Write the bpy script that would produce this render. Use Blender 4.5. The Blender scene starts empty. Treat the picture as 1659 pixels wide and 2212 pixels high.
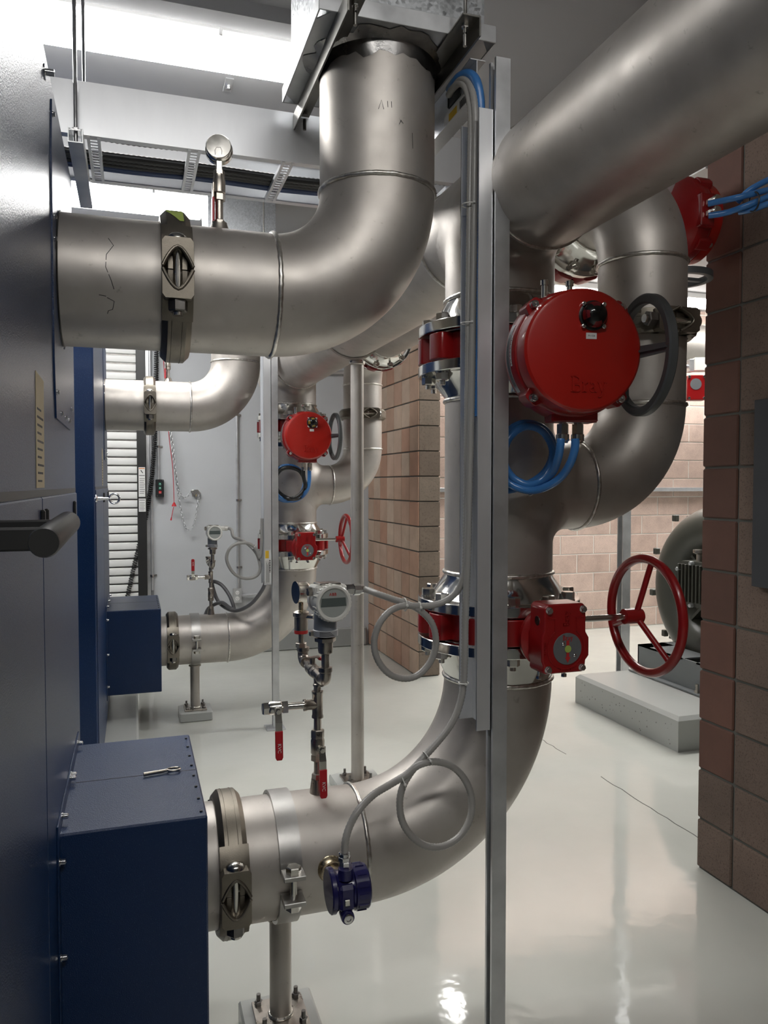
import bpy, math, random
from mathutils import Vector, Matrix
random.seed(7)
SC = bpy.context.scene
COL = SC.collection
PI = math.pi
V = Vector
ORG = {}                                    # world place of every empty


# ---------------------------------------------------------------- mesh helper
class MB:
    def __init__(self, M=None):
        self.v, self.f, self.M = [], [], M or Matrix()

    def add(self, vs, fs):
        b = len(self.v)
        self.v += [tuple(self.M @ V(p)) for p in vs]
        self.f += [tuple(i + b for i in f) for f in fs]
        return self

    def box(self, x0, x1, y0, y1, z0, z1, c=0.0):
        if c <= 0:
            vs = [(x, y, z) for x in (x0, x1) for y in (y0, y1) for z in (z0, z1)]
            fs = [(0, 1, 3, 2), (4, 6, 7, 5), (0, 4, 5, 1), (2, 3, 7, 6), (0, 2, 6, 4), (1, 5, 7, 3)]
            return self.add(vs, fs)
        # chamfered box: 24 vertices
        X, Y, Z = (x0, x1), (y0, y1), (z0, z1)
        S = (1, -1)
        vs, ix = [], {}
        for i in (0, 1):
            for j in (0, 1):
                for k in (0, 1):
                    cx, cy, cz = X[i], Y[j], Z[k]
                    dx, dy, dz = S[i] * c, S[j] * c, S[k] * c
                    for a, p in enumerate(((cx, cy + dy, cz + dz), (cx + dx, cy, cz + dz), (cx + dx, cy + dy, cz))):
                        ix[i, j, k, a] = len(vs)
                        vs.append(p)
        fs = []
        for s in (0, 1):
            q = [ix[s, 0, 0, 0], ix[s, 1, 0, 0], ix[s, 1, 1, 0], ix[s, 0, 1, 0]]
            fs.append(q if s else q[::-1])
            q = [ix[0, s, 0, 1], ix[0, s, 1, 1], ix[1, s, 1, 1], ix[1, s, 0, 1]]
            fs.append(q if s else q[::-1])
            q = [ix[0, 0, s, 2], ix[1, 0, s, 2], ix[1, 1, s, 2], ix[0, 1, s, 2]]
            fs.append(q if s else q[::-1])
        for i in (0, 1):
            for j in (0, 1):
                fs.append([ix[i, j, 0, 0], ix[i, j, 1, 0], ix[i, j, 1, 1], ix[i, j, 0, 1]])
                fs.append([ix[i, 0, j, 0], ix[i, 1, j, 0], ix[i, 1, j, 2], ix[i, 0, j, 2]])
                fs.append([ix[0, i, j, 1], ix[1, i, j, 1], ix[1, i, j, 2], ix[0, i, j, 2]])
                for k in (0, 1):
                    fs.append([ix[i, j, k, 0], ix[i, j, k, 1], ix[i, j, k, 2]])
        return self.add(vs, fs)

    def tube(self, pts, r, n=14, closed=False, caps=True):
        """sweep a circle along points; r a number or one number per point"""
        P = [V(p) for p in pts]
        N = len(P)
        R = r if isinstance(r, (list, tuple)) else [r] * N
        T = []
        for i in range(N):
            a = P[(i - 1) % N] if (closed or i > 0) else P[i]
            b = P[(i + 1) % N] if (closed or i < N - 1) else P[i]
            t = (b - a)
            T.append(t.normalized() if t.length > 1e-9 else V((0, 0, 1)))
        u = T[0].orthogonal().normalized()
        vs, fs = [], []
        for i in range(N):
            if i:
                u = (u - T[i] * u.dot(T[i]))
                u = u.normalized() if u.length > 1e-6 else T[i].orthogonal().normalized()
            w = T[i].cross(u)
            for k in range(n):
                a = 2 * PI * k / n
                vs.append(tuple(P[i] + (u * math.cos(a) + w * math.sin(a)) * R[i]))
        L = N if closed else N - 1
        for i in range(L):
            j = (i + 1) % N
            for k in range(n):
                k2 = (k + 1) % n
                fs.append((i * n + k, i * n + k2, j * n + k2, j * n + k))
        if caps and not closed:
            fs.append(tuple(range(n))[::-1])
            fs.append(tuple((N - 1) * n + k for k in range(n)))
        return self.add(vs, fs)

    def cyl(self, p0, p1, r, r2=None, n=24, caps=True):
        return self.tube([p0, p1], [r, r if r2 is None else r2], n, False, caps)

    def lathe(self, p, axis, prof, n=40, closed=False, ph=0.0):
        """turn profile (t along axis, radius) round the axis"""
        p, a = V(p), V(axis).normalized()
        u = a.orthogonal().normalized() if abs(a.z) < .99 else V((1, 0, 0))
        w = a.cross(u)
        vs, fs = [], []
        for t, r in prof:
            for k in range(n):
                an = 2 * PI * k / n + ph
                vs.append(tuple(p + a * t + (u * math.cos(an) + w * math.sin(an)) * max(r, 1e-5)))
        m = len(prof)
        for i in range(m if closed else m - 1):
            j = (i + 1) % m
            for k in range(n):
                k2 = (k + 1) % n
                fs.append((i * n + k, i * n + k2, j * n + k2, j * n + k))
        if not closed:
            if prof[0][1] > 1e-4:
                fs.append(tuple(range(n))[::-1])
            if prof[-1][1] > 1e-4:
                fs.append(tuple((m - 1) * n + k for k in range(n)))
        return self.add(vs, fs)

    def hexa(self, p, axis, af, h, c=.12, ph=0.0):
        r = af / math.sqrt(3)
        return self.lathe(p, axis, [(0, r), (h * (1 - c), r), (h, r * .88)], 6, ph=ph)

    def prism(self, poly, o, ux, uy, d):
        """extrude a 2D outline (counter-clockwise in ux, uy) by vector d"""
        o, ux, uy, d = V(o), V(ux), V(uy), V(d)
        n = len(poly)
        vs = [tuple(o + ux * x + uy * y) for x, y in poly] + [tuple(o + ux * x + uy * y + d) for x, y in poly]
        fs = [tuple(range(n))[::-1], tuple(range(n, 2 * n))]
        fs += [(i, (i + 1) % n, n + (i + 1) % n, n + i) for i in range(n)]
        return self.add(vs, fs)

    def ring2(self, outer, inner, o, ux, uy, d):
        """prism between two outlines of equal count (a plate with a hole)"""
        o, ux, uy, d = V(o), V(ux), V(uy), V(d)
        n = len(outer)
        P = lambda q, e: tuple(o + ux * q[0] + uy * q[1] + e)
        Z = V((0, 0, 0))
        vs = [P(q, Z) for q in outer] + [P(q, Z) for q in inner] + [P(q, d) for q in outer] + [P(q, d) for q in inner]
        fs = []
        for i in range(n):
            j = (i + 1) % n
            fs += [(i, n + i, n + j, j), (2 * n + i, 2 * n + j, 3 * n + j, 3 * n + i),
                   (i, j, 2 * n + j, 2 * n + i), (n + i, 3 * n + i, 3 * n + j, n + j)]
        return self.add(vs, fs)

    def ribbon(self, pts, w, o, ux, uy, d):
        """a flat stroke of width w along 2D points, raised by d"""
        Q = [V((p[0], p[1])) for p in pts]
        L, Rr = [], []
        for i, q in enumerate(Q):
            t = (Q[min(i + 1, len(Q) - 1)] - Q[max(i - 1, 0)]).normalized()
            nn = V((-t.y, t.x)) * w / 2
            L.append(q + nn)
            Rr.append(q - nn)
        for i in range(len(Q) - 1):
            self.prism([tuple(Rr[i]), tuple(Rr[i + 1]), tuple(L[i + 1]), tuple(L[i])], o, ux, uy, d)
        return self

    def text(self, s, size, o, ux, uy, depth=.0006, align='CENTER'):
        cu = bpy.data.curves.new('t', 'FONT')
        cu.body, cu.size, cu.align_x, cu.align_y, cu.extrude = s, size, align, 'CENTER', depth / 2
        cu.resolution_u = 3
        ob = bpy.data.objects.new('t', cu)
        COL.objects.link(ob)
        me = bpy.data.meshes.new_from_object(ob)
        o, ux, uy = V(o), V(ux).normalized(), V(uy).normalized()
        nz = ux.cross(uy)
        vs = [tuple(o + ux * v.co.x + uy * v.co.y + nz * (v.co.z + depth / 2)) for v in me.vertices]
        self.add(vs, [tuple(p.vertices) for p in me.polygons])
        bpy.data.objects.remove(ob)
        bpy.data.curves.remove(cu)
        bpy.data.meshes.remove(me)
        return self

    def build(self, name, mat, parent=None, ang=35, bevel=0, label=None, flat=False):
        me = bpy.data.meshes.new(name)
        xs = [p[0] for p in self.v]; ys = [p[1] for p in self.v]; zs = [p[2] for p in self.v]
        c = V(((min(xs) + max(xs)) / 2, (min(ys) + max(ys)) / 2, (min(zs) + max(zs)) / 2))
        me.from_pydata([tuple(V(p) - c) for p in self.v], [], self.f)
        me.update()
        if not flat:
            me.polygons.foreach_set('use_smooth', [True] * len(me.polygons))
            me.set_sharp_from_angle(angle=math.radians(ang))
        ob = bpy.data.objects.new(name, me)
        COL.objects.link(ob)
        for m in (mat if isinstance(mat, (list, tuple)) else [mat]):
            me.materials.append(m)
        ORG[ob.name] = c.copy()
        if parent is not None:
            ob.parent = parent
            ob.location = c - ORG[parent.name]
        else:
            ob.location = c
        if bevel:
            b = ob.modifiers.new('edge', 'BEVEL')
            b.width, b.segments, b.limit_method, b.angle_limit = bevel, 2, 'ANGLE', math.radians(40)
        if label:
            ob['label'] = label
        return ob


def tag(o, label, cat, group=None, kind=None):
    o['label'] = label
    o['category'] = cat
    if group:
        o['group'] = group
    if kind:
        o['kind'] = kind
    return o


def thing(name, label, cat, loc, group=None):
    o = bpy.data.objects.new(name, None)
    COL.objects.link(o)
    o.location = loc
    o.empty_display_size = .05
    ORG[o.name] = V(loc)
    return tag(o, label, cat, group)


def struct(name, mb, mat, ang=35, **k):
    o = mb.build(name, mat, ang=ang, **k)
    o['kind'] = 'structure'
    return o


def frame(o, x, y, z):
    x, y, z = V(x), V(y), V(z)
    return Matrix(((x.x, y.x, z.x, o[0]), (x.y, y.y, z.y, o[1]), (x.z, y.z, z.z, o[2]), (0, 0, 0, 1)))


def arc(c, u, w, r, a0, a1, n=24):
    c, u, w = V(c), V(u), V(w)
    return [tuple(c + (u * math.cos(a0 + (a1 - a0) * i / n) + w * math.sin(a0 + (a1 - a0) * i / n)) * r) for i in range(n + 1)]


def spline(pts, step=.01, closed=False):
    """Catmull-Rom through the points, resampled at about equal steps"""
    P = [V(p) for p in pts]
    out = []
    n = len(P)
    for i in range(n if closed else n - 1):
        if closed:
            a, b, c, d = P[(i - 1) % n], P[i], P[(i + 1) % n], P[(i + 2) % n]
        else:
            a, b, c, d = P[max(i - 1, 0)], P[i], P[i + 1], P[min(i + 2, n - 1)]
        m = max(2, int((c - b).length / step))
        for k in range(m):
            t = k / m
            out.append(.5 * ((2 * b) + (c - a) * t + (2 * a - 5 * b + 4 * c - d) * t * t + (3 * b - a - 3 * c + d) * t ** 3))
    if not closed:
        out.append(P[-1])
    # even out
    L = [0]
    for i in range(1, len(out)):
        L.append(L[-1] + (out[i] - out[i - 1]).length)
    m = max(2, int(L[-1] / step))
    res, j = [], 0
    for k in range(m + 1):
        s = L[-1] * k / m
        while j < len(L) - 2 and L[j + 1] < s:
            j += 1
        dd = L[j + 1] - L[j]
        t = (s - L[j]) / dd if dd > 1e-9 else 0
        res.append(tuple(out[j].lerp(out[j + 1], t)))
    return res


def ribbed(pts, r, pitch=.007, depth=.06, n=12):
    """flexible conduit: a tube with fine ribs"""
    P = spline(pts, pitch / 2)
    R = [r * (1 if i % 2 else 1 - depth) for i in range(len(P))]
    return MB().tube(P, R, n)


# ---------------------------------------------------------------- materials
MAT = {}


def nd(nt, t, **k):
    n = nt.nodes.new(t)
    for a, b in k.items():
        if hasattr(n, a):
            setattr(n, a, b)
    return n


def base_mat(name, col, rough=.5, metal=0.0, coat=0.0, spec=.5):
    m = bpy.data.materials.new(name)
    m.use_nodes = True
    b = m.node_tree.nodes['Principled BSDF']
    b.inputs['Base Color'].default_value = (*col, 1)
    b.inputs['Roughness'].default_value = rough
    b.inputs['Metallic'].default_value = metal
    b.inputs['Coat Weight'].default_value = coat
    b.inputs['Coat Roughness'].default_value = .08
    b.inputs['Specular IOR Level'].default_value = spec
    MAT[name] = m
    return m, m.node_tree, b


def noise(nt, scale, detail=4, rough=.55, coord='Object', stretch=None):
    tc = nd(nt, 'ShaderNodeTexCoord')
    src = tc.outputs[coord]
    if stretch:
        mp = nd(nt, 'ShaderNodeMapping')
        mp.inputs['Scale'].default_value = stretch
        nt.links.new(src, mp.inputs['Vector'])
        src = mp.outputs['Vector']
    n = nd(nt, 'ShaderNodeTexNoise')
    n.inputs['Scale'].default_value = scale
    n.inputs['Detail'].default_value = detail
    n.inputs['Roughness'].default_value = rough
    nt.links.new(src, n.inputs['Vector'])
    return n


def ramp(nt, src, stops):
    r = nd(nt, 'ShaderNodeValToRGB')
    e = r.color_ramp.elements
    while len(e) < len(stops):
        e.new(.5)
    for i, (p, c) in enumerate(stops):
        e[i].position = p
        e[i].color = (*c, 1) if len(c) == 3 else c
    nt.links.new(src, r.inputs['Fac'])
    return r


def bump(nt, b, src, strength, dist=.002):
    k = nd(nt, 'ShaderNodeBump')
    k.inputs['Strength'].default_value = strength
    k.inputs['Distance'].default_value = dist
    nt.links.new(src, k.inputs['Height'])
    nt.links.new(k.outputs['Normal'], b.inputs['Normal'])
    return k


def metal(name, c0, c1, r0, r1, scale=6, bumps=0, bscale=200, stretch=None, met=1.0):
    m, nt, b = base_mat(name, c0, r0, met)
    n = noise(nt, scale, 5, .6, stretch=stretch)
    cr = ramp(nt, n.outputs['Fac'], [(.32, c0), (.68, c1)])
    nt.links.new(cr.outputs['Color'], b.inputs['Base Color'])
    rr = ramp(nt, n.outputs['Fac'], [(.3, (r0,) * 3), (.7, (r1,) * 3)])
    nt.links.new(rr.outputs['Color'], b.inputs['Roughness'])
    if bumps:
        k = noise(nt, bscale, 3, .6)
        bump(nt, b, k.outputs['Fac'], bumps, .001)
    return m


def plain(name, col, rough=.5, metal_=0.0, coat=0.0, bumps=0, bscale=300, var=0):
    m, nt, b = base_mat(name, col, rough, metal_, coat)
    if var:
        n = noise(nt, 3, 4)
        cr = ramp(nt, n.outputs['Fac'], [(.3, tuple(c * (1 - var) for c in col)), (.7, tuple(min(1, c * (1 + var)) for c in col))])
        nt.links.new(cr.outputs['Color'], b.inputs['Base Color'])
    if bumps:
        k = noise(nt, bscale, 3, .6)
        bump(nt, b, k.outputs['Fac'], bumps, .001)
    return m


def emit(name, col, s):
    m = bpy.data.materials.new(name)
    m.use_nodes = True
    nt = m.node_tree
    b = nt.nodes['Principled BSDF']
    b.inputs['Base Color'].default_value = (.9, .9, .9, 1)
    b.inputs['Emission Color'].default_value = (*col, 1)
    b.inputs['Emission Strength'].default_value = s
    MAT[name] = m
    return m


def steel():
    m, nt, b = base_mat('pipe_steel', (.5, .48, .45), .46, .80)
    n = noise(nt, 3.2, 5, .6)
    c1 = ramp(nt, n.outputs['Fac'], [(.30, (.44, .41, .375)), (.55, (.54, .505, .465)), (.75, (.61, .58, .54))])
    n2 = noise(nt, 26, 4, .7)
    c2 = ramp(nt, n2.outputs['Fac'], [(.24, (.62, .60, .57)), (.36, (1, 1, 1)), (.68, (1, 1, 1)), (.80, (1.16, 1.15, 1.13))])
    mx = nd(nt, 'ShaderNodeMix', data_type='RGBA', blend_type='MULTIPLY')
    mx.inputs[0].default_value = 1
    nt.links.new(c1.outputs['Color'], mx.inputs[6])
    nt.links.new(c2.outputs['Color'], mx.inputs[7])
    nt.links.new(mx.outputs[2], b.inputs['Base Color'])
    n3 = noise(nt, 9, 5, .65)
    rr = ramp(nt, n3.outputs['Fac'], [(.3, (.43,) * 3), (.7, (.56,) * 3)])
    nt.links.new(rr.outputs['Color'], b.inputs['Roughness'])
    k = noise(nt, 260, 3, .6)
    bump(nt, b, k.outputs['Fac'], .05, .001)
    return m


STEEL = steel()
WELD = metal('weld_bead', (.50, .47, .42), (.84, .82, .78), .30, .42, 70, .3, 170)
POLISH = metal('machined_steel', (.62, .61, .58), (.70, .69, .66), .10, .17, 8, 0)
CAST = metal('cast_steel', (.19, .17, .14), (.29, .26, .215), .38, .50, 9, .30, 420)
FIT = metal('fitting_steel', (.36, .33, .29), (.50, .46, .41), .24, .36, 20, .15, 300)
NICKEL = metal('nickel_plate', (.60, .58, .53), (.72, .70, .66), .14, .24, 18, .05, 200)
CHROME = metal('bright_bolt', (.66, .66, .66), (.78, .78, .78), .12, .2, 30, 0)
DARKBOLT = metal('dark_bolt', (.16, .15, .14), (.24, .23, .22), .3, .4, 30, 0)
ALU = metal('aluminium', (.74, .75, .77), (.84, .85, .87), .30, .42, 5, .03, 120, (1, 1, .25), .72)
ZINC = metal('zinc_strut', (.54, .55, .56), (.68, .69, .70), .28, .42, 9, .05, 150, None, .75)
BRONZE = metal('bronze_weld', (.42, .34, .22), (.55, .47, .33), .2, .32, 40, .3, 160)


def galv():
    m, nt, b = base_mat('galvanized_sheet', (.6, .62, .63), .33, 1.0)
    tc = nd(nt, 'ShaderNodeTexCoord')
    vo = nd(nt, 'ShaderNodeTexVoronoi')
    vo.inputs['Scale'].default_value = 130
    nt.links.new(tc.outputs['Object'], vo.inputs['Vector'])
    cr = ramp(nt, vo.outputs['Color'], [(.1, (.48, .50, .515)), (.9, (.62, .64, .66))])
    nt.links.new(cr.outputs['Color'], b.inputs['Base Color'])
    rr = ramp(nt, vo.outputs['Color'], [(.1, (.28,) * 3), (.9, (.46,) * 3)])
    nt.links.new(rr.outputs['Color'], b.inputs['Roughness'])
    return m


GALV = galv()
RED = plain('red_enamel', (.27, .007, .008), .30, 0, .30, .05, 240)
REDDISC = plain('red_cover_enamel', (.37, .010, .005), .34, 0, .25, .04, 260)
REDGRIP = plain('red_vinyl_grip', (.48, .012, .02), .32)
GREYPLAS = plain('grey_handwheel', (.085, .09, .092), .38)
BLACK = plain('black_plastic', (.012, .012, .013), .35)
BLACKM = plain('black_metal', (.02, .02, .02), .4)
RUBBER = plain('black_rubber', (.015, .015, .016), .5)
WHITEP = plain('white_enamel', (.72, .71, .66), .32, 0, .1)
GREYTX = plain('grey_blue_enamel', (.20, .22, .25), .3)
LCD = plain('display_glass', (.10, .12, .115), .12)
LCD2 = plain('display_face', (.36, .38, .36), .15)
BLUEC = plain('blue_cable', (.05, .19, .48), .28, 0, .25)
NAVYC = plain('navy_cable', (.015, .04, .13), .4)
GREYC = plain('grey_conduit', (.33, .32, .30), .36, 0, .1)
GREYD = plain('dark_grey_conduit', (.15, .15, .155), .4)
BLACKC = plain('black_conduit', (.014, .014, .014), .4)
TIE = plain('zip_tie', (.75, .74, .70), .4)
NAVYBOX = plain('navy_housing', (.013, .012, .075), .26, 0, .3)
YELLOW = plain('yellow_sticker', (.72, .46, .03), .5)
STICK = plain('white_sticker', (.72, .72, .70), .45)
SILVER = plain('silver_sticker', (.42, .43, .45), .4, .3)
FLAG = plain('indicator_red', (.75, .06, .07), .45)
INK = plain('black_ink', (.02, .02, .02), .6)
INKR = plain('red_ink', (.45, .02, .02), .6)
ORANGE = plain('orange_ink', (.65, .22, .03), .6)
GREEN = plain('green_tape', (.36, .46, .10), .55)
GREENB = plain('green_button', (.01, .16, .10), .4)
CREAM = plain('cream_sticker', (.50, .42, .25), .5)
WHITE = plain('white_paint', (.78, .78, .77), .5)
DOORW = plain('door_slat_white', (.74, .74, .72), .42)
DIM = plain('shade_toned_grey', (.16, .165, .17), .7)  # unseen front wall: shade of the dark room end put into its colour
GREYW = plain('grey_wall_paint', (.46, .475, .49), .6, var=.03)
GREYB = plain('grey_curb_paint', (.30, .31, .30), .3, var=.04)
CEIL = plain('grey_ceiling', (.40, .40, .405), .75, var=.02)
PADM = plain('painted_concrete', (.40, .41, .39), .28, 0, .2, .12, 30)
PUMP = plain('dark_pump_paint', (.075, .075, .062), .36, bumps=.1, bscale=120)
PUMP2 = plain('pump_frame_grey', (.20, .215, .22), .42)
SLATE = plain('dark_board', (.035, .037, .042), .55, var=.2)
MORTAR = plain('mortar_dark', (.10, .10, .09), .9)
MORTARL = plain('mortar_light', (.68, .65, .60), .9)
LAMP = emit('lamp_lens', (1.0, .99, .97), 22)
LAMPR = emit('lamp_lens_hall', (1.0, .985, .96), 27)
LAMPF = emit('lamp_lens_front', (1.0, .985, .96), 18)


STRAP = metal('strap_steel', (.44, .43, .41), (.55, .54, .52), .38, .50, 10, .06, 200)


def glass(name, col, alpha_rough=.02):
    m, nt, b = base_mat(name, col, alpha_rough)
    b.inputs['Transmission Weight'].default_value = 1.0
    b.inputs['IOR'].default_value = 1.45
    return m


DOME = glass('smoked_dome', (.42, .42, .42))


def blue_paint():
    m, nt, b = base_mat('navy_powder_coat', (.003, .022, .082), .30, 0, .0, .45)
    n = noise(nt, 520, 2, .5)
    cr = ramp(nt, n.outputs['Fac'], [(.67, (.003, .022, .082)), (.73, (.09, .13, .24))])  # pale flecks: a few in the coat, the rest gloss sparkle painted into the colour
    nt.links.new(cr.outputs['Color'], b.inputs['Base Color'])
    k = noise(nt, 360, 2, .6)
    bump(nt, b, k.outputs['Fac'], .75, .0015)
    return m


BLUE = blue_paint()


def floor_mat():
    m, nt, b = base_mat('glossy_epoxy_floor', (.47, .47, .44), .07, 0, 0)
    n = noise(nt, 1.3, 4)
    cr = ramp(nt, n.outputs['Fac'], [(.3, (.49, .50, .455)), (.7, (.56, .565, .52))])
    nt.links.new(cr.outputs['Color'], b.inputs['Base Color'])
    n2 = noise(nt, 5, 3)
    rr = ramp(nt, n2.outputs['Fac'], [(.35, (.05,) * 3), (.75, (.10,) * 3)])
    nt.links.new(rr.outputs['Color'], b.inputs['Roughness'])
    k = noise(nt, 9, 3, .5)
    bump(nt, b, k.outputs['Fac'], .11, .01)
    b.inputs['Specular IOR Level'].default_value = .62
    return m


FLOOR = floor_mat()


def block_mat(name, stops, speck=0, rough=.85, bumps=.3, bscale=90):
    """masonry units: one tone per unit, with grain"""
    m, nt, b = base_mat(name, stops[0][1], rough)
    g = nd(nt, 'ShaderNodeNewGeometry')
    cr = ramp(nt, g.outputs['Random Per Island'], stops)
    n = noise(nt, bscale, 4, .65)
    dk = ramp(nt, n.outputs['Fac'], [(.30, (1 - speck,) * 3), (.46, (1.0,) * 3), (.62, (1.0,) * 3), (.75, (1 + speck * .5,) * 3)])
    n3 = noise(nt, 6, 3, .6)
    d3 = ramp(nt, n3.outputs['Fac'], [(.3, (.86,) * 3), (.7, (1.08,) * 3)])
    mx = nd(nt, 'ShaderNodeMix', data_type='RGBA', blend_type='MULTIPLY')
    mx.inputs[0].default_value = 1
    nt.links.new(cr.outputs['Color'], mx.inputs[6])
    nt.links.new(dk.outputs['Color'], mx.inputs[7])
    my = nd(nt, 'ShaderNodeMix', data_type='RGBA', blend_type='MULTIPLY')
    my.inputs[0].default_value = 1
    nt.links.new(mx.outputs[2], my.inputs[6])
    nt.links.new(d3.outputs['Color'], my.inputs[7])
    nt.links.new(my.outputs[2], b.inputs['Base Color'])
    bump(nt, b, n.outputs['Fac'], bumps, .003)
    return m


B_SMOOTH = block_mat('smooth_red_block', [(0, (.088, .040, .027)), (1, (.120, .053, .036))], .10, .75, .08, 160)
B_ROUGH = block_mat('split_red_block', [(0, (.118, .084, .066)), (1, (.162, .114, .09))], .6, .9, .5, 170)
B_TILE = block_mat('terracotta_block', [(0, (.38, .275, .205)), (.3, (.36, .20, .135)), (.55, (.41, .295, .22)), (.8, (.43, .325, .25)), (1, (.37, .205, .14))], .08, .8, .1, 120)
B_END = block_mat('raw_brown_block', [(0, (.17, .13, .10)), (1, (.25, .20, .155))], .35, .9, .5, 60)
B_PINK = block_mat('pink_split_block', [(0, (.46, .34, .285)), (1, (.56, .43, .365))], .35, .9, .4, 130)
EXPO = 0.38


# ================================================================ the setting
PY, DY = 2.113, 3.16                       # plane of the front pipe run, step to the rear one
XW, ZC, YB = 2.174, 3.5, 7.19             # dividing wall face, ceiling height, back wall
CR, Z0 = .2032, .004

fl_ = struct('floor', MB().box(-3.2, 8.2, -5.2, 7.4, -.1, 0), FLOOR)
mb = MB()
for P_, w_ in (tuple((2.364 + random.uniform(-.006, .006), 2.56 + .06 * k_) for k_ in range(17)), .005), (tuple((2.366 + random.uniform(-.006, .006), 3.88 + .05 * k_) for k_ in range(7)), .004):
    mb.ribbon(P_, w_, (0, 0, .0002), (1, 0, 0), (0, 1, 0), (0, 0, .0006))
mb.build('floor_crack', MORTAR, fl_)
struct('ceiling', MB().box(-3.2, 8.2, -5.2, 7.4, ZC, ZC + .1), CEIL)
struct('wall_left', MB().box(-3.2, -3.0, -5.2, 7.4, 0, ZC), GREYW)
struct('wall_front', MB().box(-3.0, 8.0, -5.2, -5.0, 0, ZC), DIM)
struct('wall_back', MB().box(-3.0, XW + .1, YB, YB + .2, 0, ZC), GREYW)
struct('baseboard_back', MB().box(.13, XW - .03, YB - .05, YB, 0, .185, .012), GREYB)
struct('beam_ceiling', MB().box(-3, .95, 3.18, 3.285, ZC - .06, ZC), CEIL)

# dividing wall towards the camera: stack-bond block, its end at Y1
Y1, Y2, BW = 2.5555, 5.8135, .192
w = struct('wall_right', MB().box(XW + .008, XW + .19, -5.0, Y1 - .006, 0, ZC), MORTAR)
sm, ro = MB(), MB()
for k in range(19):
    za, zb = Z0 + CR * k + .004, min(ZC - .001, Z0 + CR * (k + 1) - .005)
    for c in range(26):
        yb_ = Y1 - BW * c - (.0 if c == 0 else .0045)
        ya_ = Y1 - BW * (c + 1) + .0045
        if ya_ < -2.4:
            continue
        j = random.uniform(-.0012, .0012)
        t = sm if (c == 0 and k >= 2) else ro
        t.box(XW + j, XW + (.196 if c == 0 else .05), ya_, yb_, za, zb, .005)
sm.build('smooth_block_facing', B_SMOOTH, w)
ro.build('split_block_facing', B_ROUGH, w)

# the same wall beyond the opening
w = struct('wall_side', MB().box(XW + .012, XW + .185, Y2 + .01, YB, 0, ZC), MORTAR)
fa, en = MB(), MB()
for k in range(19):
    za, zb = Z0 + CR * k + .005, min(ZC - .001, Z0 + CR * (k + 1) - .005)
    for c in range(8):
        ya_, yb_ = Y2 + .2 * c + (.0 if c == 0 else .0045), min(YB, Y2 + .2 * (c + 1) - .0045)
        if ya_ < YB:
            fa.box(XW + random.uniform(-.001, .001), XW + (.012 if c == 0 else .05), ya_, yb_, za, zb, .004)
    en.box(XW + .0125, XW + .194, Y2 + .001, Y2 + .06, za - .001, zb + .001, .003)
fa.build('terracotta_block_facing', B_TILE, w)
en.build('end_block_facing', B_END, w)
struct('lintel_opening', MB().box(XW, XW + .194, Y1, Y2, 2.835, ZC), B_SMOOTH)
struct('trim_1', MB().box(XW - .004, XW + .198, Y1 + .002, Y2 - .002, 2.815, 2.835), WHITE)

# the far wall of the hall beyond the opening: running bond
w = struct('wall_hall', MB().box(XW + .1, 8.0, YB + .006, YB + .2, 0, ZC), MORTARL)
pk = MB()
for k in range(19):
    za, zb = Z0 + CR * k + .006, min(ZC - .001, Z0 + CR * (k + 1) - .006)
    for c in range(14):
        xa = XW + .1 + .4064 * c - (.2032 if k % 2 else 0)
        pk.box(max(xa + .006, XW + .197), xa + .4004, YB, YB + .05, za, zb, .003)
pk.build('pink_block_facing', B_PINK, w)
struct('wall_hall_side', MB().box(8.0, 8.2, -5.0, YB, 0, ZC), GREYW)

# roll-up door in the back wall
d = struct('door_1', MB().box(-1.6, .034, YB - .025, YB, 0, 3.0), DARKBOLT)
sl = MB()
for k in range(40):
    z = .02 + .0745 * k
    sl.prism([(0, 0), (.016, .006), (.021, .030), (.016, .058), (0, .064)], (-1.6, YB - .025, z), (0, -1, 0), (0, 0, 1), (1.634, 0, 0))
sl.build('door_slats', DOORW, d)
g = MB().box(.034, .112, YB - .085, YB, 0, 3.05, .004).build('door_guide', BLACKM, d)
sk = MB().box(.046, .101, YB - .0862, YB - .085, 1.455, 1.715)
sk.box(.046, .104, YB - .0862, YB - .085, 1.325, 1.440).build('warning_sticker', STICK, d)
ik = MB().box(.050, .098, YB - .0872, YB - .086, 1.70, 1.707)
ik.build('sticker_band', ORANGE, d)
ik = MB()
ik.box(.050, .098, YB - .087, YB - .086, 1.640, 1.645)
for k in range(9):
    ik.box(.054, .054 + .036 + .004 * (k % 3), YB - .087, YB - .086, 1.485 + .016 * k, 1.4885 + .016 * k)
for k in range(6):
    ik.box(.052, .052 + .040 + .004 * (k % 2), YB - .087, YB - .086, 1.338 + .013 * k, 1.341 + .013 * k)
ik.box(.05, .098, YB - .087, YB - .086, 1.424, 1.428)
ik.prism([(-.012, .012), (-.004, .014), (.0, .004), (.012, -.012), (.006, -.014), (-.004, -.002)], (.074, YB - .086, 1.676), (1, 0, 0), (0, 0, 1), (0, -.001, 0))
ik.build('sticker_print', INK, d)
struct('trim_2', MB().box(.112, .16, YB - .03, YB, 0, 3.1), ZINC)

# lamps
def lamp(name, x0, x1, y0, y1, label, mat=LAMP):
    t = thing(name, label, 'ceiling light', (x0, y0, ZC))
    MB().box(x0, x1, y0, y1, ZC - .055, ZC - .001, .004).build('lamp_housing', WHITE, t)
    n = max(2, int((x1 - x0) / .6))
    MB().box(x0 + .01, x1 - .01, y0 + .012, y1 - .012, ZC - .085, ZC - .054, .008).build('lamp_lens', mat, t)
    for k in range(n):
        x = x0 + (x1 - x0) * (k + .5) / n
        MB().box(x - .008, x + .008, y0 - .004, y0 + .006, ZC - .075, ZC - .02, .002).build('lens_clip', WHITE, t)
    return t


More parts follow.
